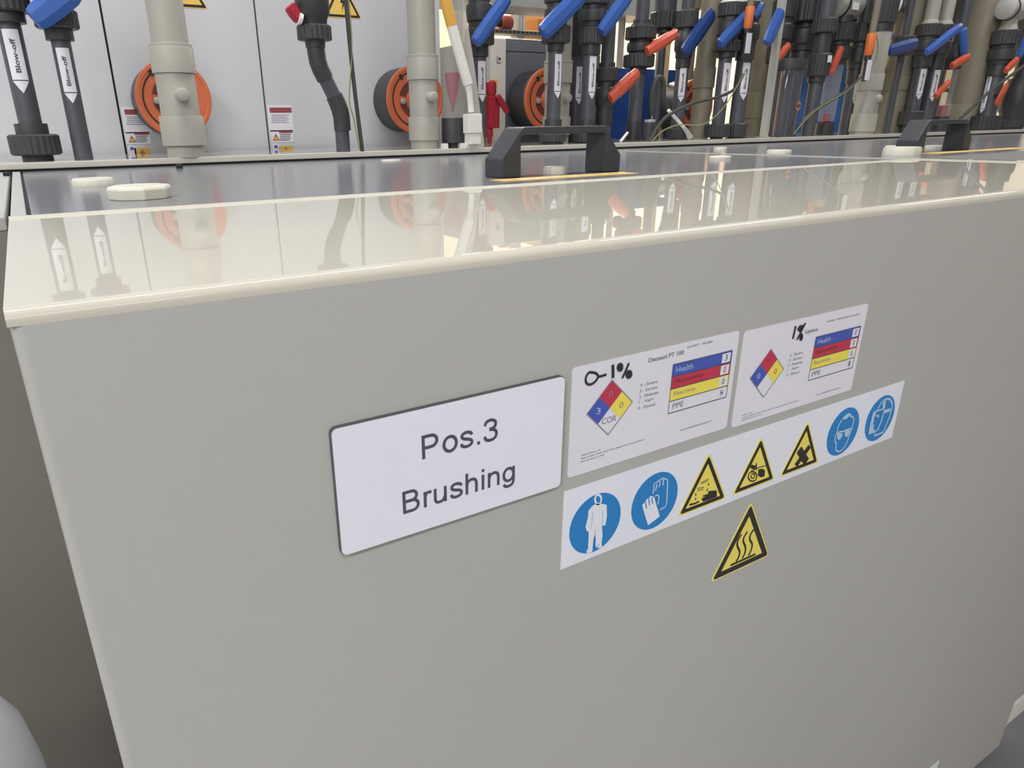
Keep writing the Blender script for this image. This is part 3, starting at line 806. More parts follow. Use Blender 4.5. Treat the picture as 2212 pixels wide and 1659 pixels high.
def elec_tri(px, py, wpx, label):
    a_ = at(px, py, CYF)
    wd = wpx * mpp(a_) / 0.87
    d = MB().prism(tri_pts(a_.x, a_.z, wd, 0, 0.003), CYF - 0.0006, CYF).build('electric_warning', SYELT if False else mat('label_yellow', (236, 200, 104), 0.5), cab)
    d['label'] = label
    MB().flat(tri_pts(a_.x, a_.z, wd, 0.0018, 0.003), CYF - 0.0008).build('black_border', SBLK, d)
    MB().flat(tri_pts(a_.x, a_.z, wd, 0.0075, 0.001), CYF - 0.0010).build('yellow_field', mat('label_yellow', (236, 200, 104)), d)
    h = wd * 0.866
    MB().flat([(a_.x + 0.004, a_.z + h * 0.62), (a_.x - 0.006, a_.z + h * 0.38), (a_.x + 0.001, a_.z + h * 0.38), (a_.x - 0.003, a_.z + h * 0.15), (a_.x + 0.009, a_.z + h * 0.44), (a_.x + 0.002, a_.z + h * 0.44), (a_.x + 0.009, a_.z + h * 0.62)], CYF - 0.0012).build('lightning_mark', SBLK, d)
elec_tri(741, 39, 76, 'yellow electric hazard triangle beside the bent black pipe')
elec_tri(405, 17, 76, 'yellow electric hazard triangle behind the first beige pipe')

# slate cabinet and its pale edge strip
sl = thing('switch_cabinet', (1.35, 1.8, 0.0), 'slate grey cabinet with a pale edge strip behind the third orange cap', 'cabinet')
xa, xb, ztop = QX(1092, 150)[0], QX(1303, 150)[0], QX(1120, 78)[1]
MB().box(xa, xb, CYF + 0.02, CYF + 0.45, 0.0, ztop - 0.004).build('body', CABD, sl, bevel=0.003)
zs = QX(1120, 111)[1]
MB().box(xa + 0.002, xb - 0.002, CYF + 0.014, CYF + 0.021, 0.02, zs - 0.001).build('door', CABD, sl, bevel=0.002)
MB().box(xa + 0.002, xb - 0.002, CYF + 0.014, CYF + 0.021, zs + 0.001, ztop - 0.006).build('top_panel', CABD, sl, bevel=0.002)
xw = QX(1058, 150)[0]
es = MB().box(xw, xa, CYF - 0.004, CYF + 0.45, 0.0, QX(1075, 82)[1]).build('edge_strip', mat('pale_strip', (214, 212, 204), 0.4), sl, bevel=0.004)
lx, lz = QX(1077, 127)
MB().lathe([(0, 0.0035), (0.002, 0.0035)], (lx, CYF - 0.004, lz), (0, -1, 0), n=16).build('keyhole', SBLK, es)
MB().box(lx - 0.009, lx + 0.005, CYF - 0.0055, CYF - 0.004, lz - 0.012, lz - 0.010).box(lx - 0.009, lx - 0.0075, CYF - 0.0055, CYF - 0.004, lz - 0.012, lz + 0.006).build('lock_bracket', CABD, es)

# blue panels and far background
bp = thing('blue_partition', (1.8, 1.75, 0), 'deep blue panel behind the orange-handled valves', 'panel')
xa2, xb2 = QX(1322, 200, 1.72)[0], QX(1512, 200, 1.72)[0]
MB().box(xa2, xb2, 1.72, 1.75, 0.0, QX(1330, 147, 1.72)[1]).build('sheet', BLUEP, bp, bevel=0.002)
MB().box(xa2, xb2, 1.715, 1.72, 0.4, 0.44).build('cross_bar', BLUEP, bp)
bq = thing('blue_partition', (2.9, 1.85, 0), 'mid blue panel behind the clear tubes at the right', 'panel')
xa3, xb3 = QX(1700, 200, 1.82)[0], QX(2000, 200, 1.82)[0]
MB().box(xa3, xb3, 1.82, 1.85, 0.0, QX(1850, 140, 1.82)[1]).build('sheet', BLUEL, bq, bevel=0.002)
MB().box(xa3, xb3, 1.815, 1.82, 0.4, 0.44).build('cross_bar', BLUEL, bq)
tb_ = thing('tan_board', (5.5, 3.6, 0), 'tan board far behind the black valves at upper right', 'board')
pa, pb = at(1690, 150, 3.5), at(2010, 150, 3.5)
MB().box(pa.x, pb.x, 3.5, 3.54, 0.0, at(1800, -40, 3.5).z).build('sheet', TANW, tb_, bevel=0.003)
for k in (0.2, 0.5, 0.8):
    xx = pa.x + (pb.x - pa.x) * k
    MB().box(xx - 0.03, xx + 0.03, 3.54, 3.6, 0, 1.5).build('batten', WOOD, tb_)
du = thing('dark_backdrop', (3.6, 1.75, 1.4), 'added dark grey duct behind the valves at the top right', 'backdrop')  # box added to fill in the dark background behind the pipes
da, db = at(1692, 20, 1.66), at(2300, 20, 1.66)
dz = at(1850, 36, 1.66).z
MB().box(da.x, db.x, 1.66, 1.96, dz, dz + 0.42).build('casing', mat('backdrop_dark_grey', (70, 69, 68), 0.5, 0.3, 0.08), du, bevel=0.004)
for k in range(1, 4):
    xx = da.x + (db.x - da.x) * k / 4
    MB().box(xx - 0.012, xx + 0.012, 1.652, 1.97, dz - 0.008, dz + 0.428).build('flange', mat('backdrop_dark_grey', (70, 69, 68)), du, bevel=0.002)
    MB().box(xx - 0.015, xx + 0.015, 1.9, 1.93, 0.0, dz).build('support_leg', mat('backdrop_dark_grey', (70, 69, 68)), du)
# far steel frame, timber beam, tray
sp = thing('steel_post', (2.0, 3.0, 0), 'thin grey steel post far behind, beside the timber beam', 'post')
pc = at(1119, 40, 3.05)
k = mpp(pc)
MB().box(pc.x - 11 * k, pc.x + 11 * k, 3.02, 3.08, 0, 2.6).build('shaft', STEEL, sp, bevel=0.004)
MB().box(pc.x - 4 * k, pc.x - 1 * k, 3.015, 3.02, 0, 2.6).build('rib', STEEL, sp)
MB().box(pc.x + 3 * k, pc.x + 5 * k, 3.015, 3.02, 0, 2.6).build('rib', STEEL, sp)
bm_ = thing('timber_beam', (2.2, 3.4, 1.8), 'brown timber beam far behind above the slate cabinet', 'beam')
b0, b1 = at(1060, 62, 4.4), at(1180, 36, 3.1)
xb_ = b1.x + 0.02
MB().add([(at(1062, y_, 4.6).x, 4.6, at(1062, y_, 4.6).z) for y_ in (48, 72)] + [(at(1185, y_, 3.2).x, 3.2, at(1185, y_, 3.2).z) for y_ in (22, 46)] +
         [(at(1062, y_, 4.6).x + 0.1, 4.66, at(1062, y_, 4.6).z) for y_ in (48, 72)] + [(at(1185, y_, 3.2).x + 0.1, 3.26, at(1185, y_, 3.2).z) for y_ in (22, 46)],
         [(0, 1, 3, 2), (4, 6, 7, 5), (0, 2, 6, 4), (1, 5, 7, 3), (0, 4, 5, 1), (2, 3, 7, 6)]).build('shaft', WOOD, bm_, bevel=0.004)
MB().box(b1.x - 0.02, b1.x + 0.1, 3.15, 3.3, 0, at(1185, 46, 3.2).z).build('strut', WOOD, bm_)
gb = thing('steel_girder', (2.2, 2.7, 1.8), 'grey steel girder crossing the far background at the top', 'girder')
g0, g1 = at(1060, 0, 2.7), at(1180, 18, 2.7)
MB().box(g0.x - 0.3, at(1500, 20, 2.7).x, 2.7, 2.76, at(1150, 17, 2.7).z, at(1150, 3, 2.7).z + 0.1).build('web', STEEL, gb, bevel=0.003)
MB().box(g0.x - 0.3, at(1500, 20, 2.7).x, 2.62, 2.84, at(1150, 17, 2.7).z - 0.012, at(1150, 17, 2.7).z).build('flange', STEEL, gb)
MB().box(at(1352, 60, 2.7).x - 0.005, at(1352, 60, 2.7).x + 0.005, 2.71, 2.75, 0, at(1150, 17, 2.7).z).build('leg', STEEL, gb)
tr = thing('cable_tray', (2.0, 2.9, 1.6), 'perforated cable tray above the slate cabinet', 'cable tray')
q0, q1 = at(1062, 66, 2.9), at(1172, 72, 2.9)
kk = mpp(q0)
MB().box(q0.x - 0.1, q1.x + 0.1, 2.9, 2.98, q0.z - 5 * kk, q0.z + 4 * kk).build('channel', STEEL, tr, bevel=0.002)
for i in range(12):
    xx = q0.x + (q1.x - q0.x) * i / 12
    MB().box(xx, xx + 0.012, 2.898, 2.9, q0.z - 1.5 * kk, q0.z + 0.8 * kk).build('slot', GAP, tr)
MB().box(q0.x - 0.08, q0.x - 0.05, 2.91, 2.95, 0, q0.z - 5 * kk).build('leg', STEEL, tr)
MB().box(q1.x + 0.05, q1.x + 0.08, 2.91, 2.95, 0, q0.z - 5 * kk).build('leg', STEEL, tr)
rr = thing('red_coupling', (1.8, 2.93, 1.6), 'small red coupling lying on the cable tray', 'coupling')
r0_ = at(1092, 50, 2.94)
MB().lathe([(-0.03, 0.03), (-0.02, 0.034), (0.02, 0.034), (0.03, 0.03)], (r0_.x, 2.94, q0.z + 4 * kk + 0.034), (1, 0, 0), n=24).build('sleeve', mat('dull_red', (196, 96, 86), 0.5), rr)
MB().lathe([(-0.06, 0.02), (-0.03, 0.022)], (r0_.x, 2.94, q0.z + 4 * kk + 0.034), (1, 0, 0), n=20).build('collar', BLACKN, rr)

# ================================================================== PIPES, VALVES
def pdir(X, Y):
    d = Vector((CAM.x - X, CAM.y - Y, 0)).normalized()
    return d
def lever(p0, p1, wd, th, material, name, parent, grip=True, blocky=False):
    """tapered bar lying between two points, width wd seen from the front, thickness th in depth"""
    p0, p1 = Vector(p0), Vector(p1)
    ax = (p1 - p0)
    L = ax.length
    ax.normalize()
    dep = Vector((0, 1, 0))
    up = ax.cross(dep).normalized()
    prof = [(0.0, 0.70, 0.7), (0.03, 0.86, 0.95), (0.15, 1.0, 1), (0.5, 1.06, 1), (0.86, 1.0, 0.95), (0.97, 0.84, 0.85), (1.0, 0.66, 0.6)]
    if blocky:
        prof = [(0.0, 0.75, 0.85), (0.02, 0.85, 1), (0.22, 0.85, 1), (0.24, 1.0, 1), (0.78, 1.0, 1), (0.80, 0.86, 1), (0.98, 0.82, 0.95), (1.0, 0.70, 0.8)]
    mb = MB()
    n = 8
    vs, fs = [], []
    for t, a_, b_ in prof:
        for k in range(n):
            an = 2 * math.pi * (k + 0.5) / n
            cw, sw = math.cos(an) / math.cos(math.pi / n), math.sin(an) / math.cos(math.pi / n)
            cw, sw = max(-1, min(1, cw)), max(-1, min(1, sw))
            vs.append(p0 + ax * (L * t) + up * (cw * wd / 2 * a_) + dep * (sw * th / 2 * b_))
    for i in range(len(prof) - 1):
        for k in range(n):
            k2 = (k + 1) % n
            fs.append((i * n + k, i * n + k2, (i + 1) * n + k2, (i + 1) * n + k))
    fs.append(tuple(range(n - 1, -1, -1)))
    fs.append(tuple((len(prof) - 1) * n + k for k in range(n)))
    mb.add(vs, fs)
    o = mb.build(name, material, parent, smooth=22)
    return o
class Column:
    """a vertical pipe run standing on the deck: list of (part name, py_top, py_bottom, half width in px, style)"""
    def __init__(s, px, py, Y, name, label, cat, material, segs, group=None, fit=None):
        p = at(px, py, Y)
        s.X, s.Y = p.x, Y
        s.mat = material
        s.fit = fit or material
        s.t = thing(name, (s.X, Y, DZ - 0.0004), label, cat, group)
        for seg in segs:
            s.seg(*seg)
    def z(s, py):
        return zat(s.X, s.Y, py)
    def k(s, z):
        return mpp((s.X, s.Y, z)) / 1.03
    def seg(s, name, py0, py1, hw, style='plain', hw2=None, material=None):
        z1, z0 = s.z(py0), s.z(py1)
        if py1 >= 900:
            z0 = DZ - 0.0004
        r = hw * s.k((max(z0, 0.9) + min(z1, 1.5)) / 2)
        r2 = (hw2 if hw2 else hw) * s.k((z0 + z1) / 2)      # top radius
        o = (s.X, s.Y, 0)
        mt = material or (s.mat if style == 'plain' and name in ('pipe', 'sleeve', 'tee_body', 'post') else s.fit)
        b_ = min(0.003, (z1 - z0) * 0.2)
        if style == 'rib':
            MB().lathe([(z0, r * 0.9), (z0 + b_, r), (z1 - b_, r), (z1, r * 0.9)], o, n=96, rib=48, ribamp=-0.035).build(name, mt, s.t, smooth=30)
        elif style == 'body':
            h = z1 - z0
            MB().lathe([(z0, r * 0.82), (z0 + h * 0.18, r * 0.84), (z0 + h * 0.25, r * 0.98), (z0 + h * 0.5, r * 1.02), (z0 + h * 0.75, r * 0.98), (z0 + h * 0.82, r * 0.84), (z1, r * 0.82)], o, n=40).build(name, mt, s.t)
        elif style == 'nut':
            MB().lathe([(z0, r * 0.92), (z0 + b_, r), (z1 - b_, r), (z1, r * 0.92)], o, n=8).build(name, mt, s.t, smooth=20)
        else:
            MB().lathe([(z0, r), (z0 + b_ * 0.3, r * 1.0), (z1 - b_ * 0.6, r2), (z1, r2 * 0.985)], o, n=40).build(name, mt, s.t)
    def stub(s, py, rpx, length=0.02):
        z = s.z(py)
        r = rpx * s.k(z)
        MB().lathe([(0.0, r), (0.045 + length - r * 0.35, r), (0.045 + length - r * 0.12, r * 0.85), (0.045 + length, r * 0.5), (0.045 + length, 0)], (s.X, s.Y, z), (0, -1, 0), n=28).build('sampling_stub', s.mat, s.t)
    def marker(s, py0, py1, hwpx, wpx, off=0.0, words='Blow-off', tip=True):
        """white arrow marker wrapped around the pipe, text reading upwards"""
        z1, z0 = s.z(py0), s.z(py1)
        k = s.k((z0 + z1) / 2)
        r = hwpx * k + 0.0007
        wd = wpx * k
        d = pdir(s.X, s.Y)
        a0 = math.atan2(d.y, d.x) + off
        half = min(1.25, wd / 2 / r)
        ht = wd * 0.75
        zs = z0 + ht
        na = 8
        def pt(u, z, rr=r):
            a_ = a0 + u * half
            return (s.X + rr * math.cos(a_), s.Y + rr * math.sin(a_), z)
        vs, fs = [], []
        for i in range(na + 1):
            u = -1 + 2 * i / na
            vs += [pt(u, z1), pt(u, zs + 0.0018), pt(u, zs), pt(u, zs - ht * (1 - abs(u)))]
        for i in range(na):
            b_, c_ = i * 4, i * 4 + 4
            fs += [(b_, b_ + 1, c_ + 1, c_), (b_ + 2, b_ + 3, c_ + 3, c_ + 2)]
        mk = MB().add(vs, fs).build('marker_label', MARK, s.t)
        mk['label'] = 'white arrow marker reading Blow-off'
        ln = MB()
        lv = []
        for i in range(na + 1):
            u = -1 + 2 * i / na
            lv += [pt(u, zs + 0.0018, r + 0.0001), pt(u, zs, r + 0.0001)]
        ln.add(lv, [(i * 2, i * 2 + 1, i * 2 + 3, i * 2 + 2) for i in range(na)]).build('divider_line', INK, mk)
        tv, tf = fine_text(words, 0.025)
        hgt = z1 - zs
        tz0, tz1 = zs + hgt * 0.16, zs + hgt * 0.82
        MB().add([pt((0.30 - v * 0.60), tz0 + (tz1 - tz0) * u, r + 0.0003) for u, v in tv], tf).build('lettering', INK, mk)
    def lev(s, q0, q1, wpx, material, name='lever_handle', th=0.022, dy=None, blocky=False):
        r = 0.045 if dy is None else dy
        Yl = s.Y - r
        a_, b_ = at(q0[0], q0[1], Yl), at(q1[0], q1[1], Yl)
        k = mpp((a_ + b_) / 2)
        o = lever(a_, b_, wpx * k, th, material, name, s.t, blocky=blocky)
        mid = a_ + (b_ - a_) * 0.5
        tgt = Vector((s.X, s.Y, mid.z))
        st_ = MB().tube([mid + Vector((0, 0.004, 0)), tgt], 0.008, 12).build('valve_stem', BLACKN, s.t)
        return o

BO = 'black blow-off pipes on the deck'
# A: leftmost black pipe with union nut
A = Column(57.6, 230, 1.325, 'blow_off_pipe', 'leftmost black pipe, with a big ribbed union nut at its foot', 'pipe', BLACKP,
    [('pipe', -700, -30, 24), ('valve_body', -230, -60, 52, 'body'), ('union_nut', -60, 27, 53, 'rib'), ('collar', 27, 50, 37), ('pipe', 50, 270, 24), ('collar', 267, 291, 33), ('union_nut', 290, 335, 51, 'rib'), ('foot', 335, 999, 31)], fit=BLACKN)
A.marker(65, 203, 24, 34)
# B
B = Column(153, 200, 1.31, 'blow_off_pipe', 'second black pipe from the left, plain foot and blue lever above', 'pipe', BLACKP,
    [('pipe', -700, -100, 20), ('union_nut', -160, -90, 45, 'rib'), ('valve_body', -90, 21, 44, 'body'), ('union_nut', 21, 63, 45, 'rib'), ('collar', 63, 88, 29), ('pipe', 88, 999, 19.5)], fit=BLACKN)
B.marker(105, 224, 19.5, 28)
B.lev((72, 44), (162, -24), 52, BLUE)
# C: first beige pipe
C1 = Column(361, 50, 1.245, 'beige_pipe', 'wide beige plastic pipe in front of the leftmost orange cap', 'pipe', BEIGE,
    [('pipe', -700, 97, 41), ('ring', 96, 103, 45), ('sleeve', 103, 159, 46.5), ('tee_body', 159, 251, 41.5), ('sleeve', 251, 314, 46.5), ('pipe', 314, 999, 39.5)], fit=BEIGE)
C1.stub(207, 14, 0.014)
# F: bent black pipe
Yb = 1.24
fp = at(742, 328, Yb)
Fb = thing('offset_pipe', (fp.x, Yb, DZ - 0.0004), 'black pipe bent twice, with ribbed union above and red knob', 'pipe')
def AT(Y, *pts):
    return [at(x, y, Y) for x, y in pts]
kb = mpp(at(700, 180, Yb)) / 1.03
MB().tube(AT(Yb, (681, 88), (683, 112), (687, 134), (693, 150), (703, 170)), [19 * kb, 19.5 * kb, 19.5 * kb, 19.5 * kb, 19 * kb], 24).build('elbow', BLACKN, Fb)
MB().tube(AT(Yb, (700, 163), (727, 218)), 16.5 * kb, 24).build('pipe', BLACKP, Fb)
MB().tube(AT(Yb, (722, 207), (730, 225), (735, 240), (738, 255), (740, 282)), [19 * kb, 19.5 * kb, 19.5 * kb, 19 * kb, 19 * kb], 24).build('elbow', BLACKN, Fb)
pb_ = at(741, 282, Yb)
MB().lathe([(DZ - 0.0004, 16 * kb), (pb_.z, 16 * kb)], (fp.x, Yb, 0), n=32).build('pipe', BLACKP, Fb)
pt_ = at(679, 70, Yb)
zf = lambda py: zat(pt_.x, Yb, py)
MB().lathe([(zf(88), 34 * kb), (zf(86), 37 * kb), (zf(58), 37 * kb), (zf(55), 34 * kb)], (pt_.x, Yb, 0), n=96, rib=40, ribamp=-0.05).build('union_nut', BLACKN, Fb)
MB().lathe([(zf(104), 21 * kb), (zf(87), 22 * kb)], (at(681, 95, Yb).x, Yb, 0), n=32).build('collar', BLACKN, Fb)
MB().lathe([(zf(57), 28 * kb), (zf(40), 30 * kb), (zf(30), 36 * kb), (zf(-60), 37 * kb), (zf(-75), 30 * kb), (zf(-1000), 22 * kb)], (pt_.x, Yb, 0), n=40).build('valve_body', BLACKN, Fb)
rk0, rk1 = at(624, 12, Yb - 0.01), at(648, 44, Yb - 0.01)
lever(rk0, rk1, 24 * kb, 0.022, RED, 'red_knob', Fb)
MB().lathe([(-0.003, 0.010), (0.003, 0.010)], at(649, 40, Yb - 0.02), (1, 0, -0.3), n=20).build('knob_collar', WHITEP, Fb)
# cables beside it
cb = MB().tube([(p) for p in smoothpath(AT(1.225, (668, -900), (728, -200), (747, 0), (757, 110), (768, 210), (783, 327)))], 4.6 * kb, 12).build('black_cable', CABLE, None, org=at(785, 327, 1.225))
tag(cb, 'single black cable hanging straight down beside the bent black pipe', 'cable')
gw = MB().tube(smoothpath(AT(1.222, (674, -900), (742, -120), (757, 40), (760, 110), (756, 180), (755, 222), (765, 260), (777, 325))), 1.6 * kb, 8).build('earth_wire', WIREG, None, org=at(778, 325, 1.222))
tag(gw, 'thin green and yellow wire beside the hanging black cable', 'wire')
# I: second beige pipe
I1 = Column(910, 60, 1.277, 'beige_pipe', 'beige plastic pipe in front of the second orange cap, left of the clear tube', 'pipe', BEIGE,
    [('pipe', -700, 120, 32), ('ring', 119, 125, 35), ('sleeve', 125, 173, 35), ('tee_body', 173, 253, 31.5), ('sleeve', 253, 303, 34.5), ('pipe', 303, 999, 30.5)], fit=BEIGE)
I1.stub(211, 10, 0.012)
# K: flow meter with red cone
K = Column(979, 285, 1.262, 'flow_meter', 'clear flow meter tube with a red cone inside and black foot', 'flow meter', BLACKN,
    [('black_cap', 255, 308, 26), ('neck', 308, 999, 12.5)])
zk = K.z
kk_ = K.k(1.1)
MB().lathe([(zk(256), 24 * kk_), (zk(-400), 25 * kk_)], (K.X, K.Y, 0), n=40).build('clear_tube', HAZE, K.t)
MB().lathe([(zk(243), 1.5 * kk_), (zk(225), 5 * kk_), (zk(195), 13 * kk_), (zk(158), 16 * kk_), (zk(157), 15 * kk_)], (K.X, K.Y - 0.0, 0), n=28).build('red_cone', RED, K.t)
for pxx in (960, 997):
    pp_ = at(pxx, 316, 1.24)
    MB().box(pp_.x - 6 * kk_, pp_.x + 6 * kk_, 1.232, 1.248, DZ - 0.0004, DZ + 0.011).build('base_pad', WHITEP, K.t, bevel=0.001)
# L: white hose with yellow sleeve and connector block
YL_ = 1.215
hb_ = at(1021, 321, YL_)
H = thing('white_hose', (hb_.x, YL_, DZ), 'white hose with yellow upper sleeve leaning into a white connector block', 'hose')
kl = mpp(at(1000, 200, YL_)) / 1.03
MB().tube(AT(YL_, (790, -900), (925, -200), (962, 0), (976, 55)), 12 * kl, 18).build('yellow_sleeve', YELL, H)
MB().tube(AT(YL_, (976, 55), (985, 90), (1000, 145), (1011, 182)), [11.5 * kl, 11.5 * kl, 11.5 * kl, 11 * kl], 18).build('hose', WHITEP, H)
MB().tube(AT(YL_, (1010, 180), (1014, 200), (1018, 242)), [9 * kl, 7 * kl, 7 * kl], 16).build('nozzle', WHITEP, H)
zl = lambda py: zat(hb_.x, YL_, py)
MB().box(hb_.x - 18 * kl, hb_.x + 18 * kl, YL_ - 0.014, YL_ + 0.014, zl(288), zl(246)).build('connector_block', WHITEP, H, bevel=0.002)
MB().box(hb_.x - 15 * kl, hb_.x + 16 * kl, YL_ - 0.012, YL_ + 0.012, zl(312), zl(288)).build('connector_block', WHITEP, H, bevel=0.0015)
MB().box(hb_.x - 20 * kl, hb_.x + 20 * kl, 1.2135, YL_ + 0.016, DZ, zl(311)).build('base_clip', WHITEP, H, bevel=0.001)
gh = MB().tube(AT(1.30, (890, -900), (965, -140), (988, 0), (1012, 150), (1034, 317)), 15 * kl, 20).build('clear_hose', TRANSL, None, org=at(1034, 317, 1.30))
tag(gh, 'milky translucent hose leaning behind the white hose', 'hose')
# M: black pipe with blue lever
M1 = Column(1036, 150, 1.36, 'blow_off_pipe', 'black pipe with blue lever right of the white hose', 'pipe', BLACKP,
    [('pipe', -700, -60, 14), ('union_nut', -60, -5, 31, 'rib'), ('valve_body', -5, 62, 30, 'body'), ('union_nut', 62, 98, 33, 'rib'), ('collar', 98, 123, 20), ('pipe', 123, 999, 14.5)], fit=BLACKN)
M1.marker(133, 221, 14.5, 20, 0.42)
M1.lev((1026, 94), (1097, -8), 29, BLUE)
# red lockout valve
lk = at(1063, 250, 1.56)
O1 = thing('red_valve', (lk.x, 1.56, DZ), 'small red valve with angled lever in front of the pale cabinet edge', 'valve')
ko = mpp(lk) / 1.03
zo = lambda py: zat(lk.x, 1.56, py)
MB().box(lk.x - 15 * ko, lk.x + 14 * ko, 1.545, 1.575, zo(277), zo(207)).build('body', RED, O1, bevel=0.004)
MB().lathe([(zo(208), 9 * ko), (zo(200), 12 * ko), (zo(178), 11 * ko), (zo(174), 7 * ko)], (lk.x - 3 * ko, 1.56, 0), n=24).build('head', RED, O1)
MB().lathe([(DZ - 0.0004, 5 * ko), (zo(297), 6 * ko), (zo(294), 8 * ko), (zo(280), 8 * ko), (zo(276), 6 * ko)], (lk.x - 7 * ko, 1.56, 0), n=24).build('foot', RED, O1)
lever(at(1074, 206, 1.54), at(1097, 243, 1.54), 13 * ko, 0.014, RED, 'lever', O1)
MB().box(lk.x + 1 * ko, lk.x + 9 * ko, 1.55, 1.57, zo(190), zo(172)).build('yellow_tag', YELL, O1, bevel=0.001)
# R, S, T
S1 = Column(1204, 200, 1.42, 'beige_pipe', 'beige plastic pipe mostly hidden behind a labelled black pipe and the handle', 'pipe', BEIGE,
    [('pipe', -700, 133, 29), ('ring', 132, 137, 32), ('sleeve', 137, 180, 31.5), ('tee_body', 180, 252, 28), ('sleeve', 252, 292, 31), ('pipe', 292, 999, 28)], fit=BEIGE)
S1.stub(213, 9, 0.012)
Rp = Column(1197, 200, 1.31, 'blow_off_pipe', 'labelled black pipe with blue lever, in front of the half hidden beige pipe', 'pipe', BLACKP,
    [('pipe', -700, -60, 15), ('union_nut', -70, 8, 29, 'rib'), ('valve_body', 8, 56, 28, 'body'), ('union_nut', 56, 94, 32, 'rib'), ('collar', 94, 111, 19), ('pipe', 111, 260, 15.5), ('collar', 258, 288, 19), ('union_nut', 288, 307, 30, 'rib'), ('foot', 307, 999, 24)], fit=BLACKN)
Rp.marker(118, 213, 15.5, 18, 0.55)
Rp.lev((1171, 72), (1262, -18), 36, BLUE)
T1 = Column(1245, 200, 1.44, 'blow_off_pipe', 'labelled black pipe half hidden, second of the close pair above the handle', 'pipe', BLACKP,
    [('pipe', -700, 20, 14), ('union_nut', 20, 120, 20, 'rib'), ('pipe', 120, 999, 15), ('union_nut', 285, 308, 24, 'rib')], fit=BLACKN)
T1.marker(145, 226, 15, 17, 0.45)
T2 = Column(1271, 200, 1.33, 'blow_off_pipe', 'labelled black pipe with blue lever above the right leg of the near handle', 'pipe', BLACKP,
    [('pipe', -700, -60, 15), ('union_nut', -60, 12, 33, 'rib'), ('valve_body', 12, 58, 31, 'body'), ('union_nut', 58, 96, 27, 'rib'), ('collar', 96, 118, 19), ('pipe', 118, 999, 15.5), ('collar', 258, 288, 18), ('union_nut', 288, 308, 29, 'rib')], fit=BLACKN)
T2.marker(123, 215, 15.5, 18, 0.55)
T2.lev((1298, 70), (1360, -14), 29, BLUE, dy=0.04)
U1 = Column(1308, 200, 1.38, 'drain_valve', 'black valve with orange lever right of the near handle', 'valve', BLACKP,
    [('pipe', -700, 137, 15), ('collar', 136, 146, 18), ('union_nut', 146, 177, 25, 'rib'), ('valve_body', 177, 240, 23, 'body'), ('collar', 238, 268, 19), ('pipe', 265, 999, 16)], fit=BLACKN)
U1.lev((1318, 213), (1377, 156), 27, ORANGE, th=0.02, dy=0.045, blocky=True)
V1 = Column(1375, 200, 1.42, 'drain_valve', 'tall black valve with two ribbed nuts and orange lever, before the blue panel', 'valve', BLACKP,
    [('pipe', -700, 44, 15), ('ring', 43, 53, 19), ('union_nut', 57, 86, 34, 'rib'), ('collar', 52, 58, 22), ('valve_body', 84, 120, 28, 'body'), ('union_nut', 117, 146, 34, 'rib'), ('collar', 145, 160, 18), ('pipe', 150, 999, 15), ('collar', 262, 999, 17)], fit=BLACKN)
V1.lev((1397, 112), (1460, 72), 24, ORANGE, th=0.02, dy=0.045, blocky=True)
V2 = Column(1434, 60, 1.525, 'black_pipe', 'thick black pipe end with ribbed nut above the orange lever', 'pipe', BLACKP,
    [('pipe', -700, 26, 24), ('union_nut', 26, 63, 31, 'rib'), ('collar', 62, 72, 18), ('pipe', 70, 999, 8)], fit=BLACKN)
V3 = Column(1473, 160, 1.44, 'blow_off_pipe', 'labelled black pipe with dark blue lever, left of the shaded beige pipe', 'pipe', BLACKP,
    [('pipe', -700, 20, 14), ('union_nut', 24, 62, 24, 'rib'), ('valve_body', 60, 125, 22, 'body'), ('collar', 122, 148, 16), ('pipe', 146, 999, 14), ('union_nut', 276, 300, 22, 'rib')], fit=BLACKN)
V3.marker(148, 221, 14, 15, 0.2)
V3.lev((1477, 116), (1540, 26), 30, mat('navy_lever', (36, 66, 128), 0.33, 0.5, 0.06, 20))
# thin pale posts/tubes between
sg_ = Column(1424, 120, 1.56, 'sight_tube', 'thin pale sight tube with two red dots below the orange lever', 'sight tube', mat('pale_tube', (186, 186, 192), 0.4),
    [('pipe', -300, 999, 7)])
for py in (122, 138):
    MB().lathe([(0, 0.004), (0.002, 0.004)], (sg_.X, sg_.Y - 7 * sg_.k(1.2), sg_.z(py)), (0, -1, 0), n=12).build('red_dot', RED, sg_.t)
yb_ = Column(1440, 120, 1.65, 'yellow_pipe', 'thin pale yellow pipe beside the sight tube', 'pipe', mat('pale_yellow', (226, 206, 150), 0.4), [('pipe', 60, 999, 7), ('cap', 52, 62, 8.5)])
# black hooked hose and white rod
hk = MB().tube(smoothpath(AT(1.36, (1409, 250), (1407, 225), (1410, 195), (1418, 172), (1428, 168), (1433, 185), (1434, 215), (1445, 240))), 8.0 * kb, 14).build('hooked_hose', CABLE, None, org=at(1409, 250, 1.36))
tag(hk, 'short hooked black hose hanging above the white rod', 'hose')
wr = thing('white_rod', at(1492, 292, 1.30), 'short white rod tilted against the deck in front of the shaded beige pipe', 'rod')
MB().tube(AT(1.30, (1444, 238), (1478, 276)), 5.0 * kb, 12).build('rod', WHITEP, wr)
MB().tube(AT(1.30, (1476, 274), (1484, 284), (1491, 297)), [5 * kb, 7 * kb, 9 * kb], 14).build('tip', mat('clear_tip', (210, 212, 216), 0.3, alpha=0.7), wr)
wr2 = MB().tube(AT(1.29, (1340, 306), (1356, 286)), 4.0 * kb, 12).build('white_rod', WHITEP, None, org=at(1340, 306, 1.29))
tag(wr2, 'small white rod end right beside the near handle', 'rod')
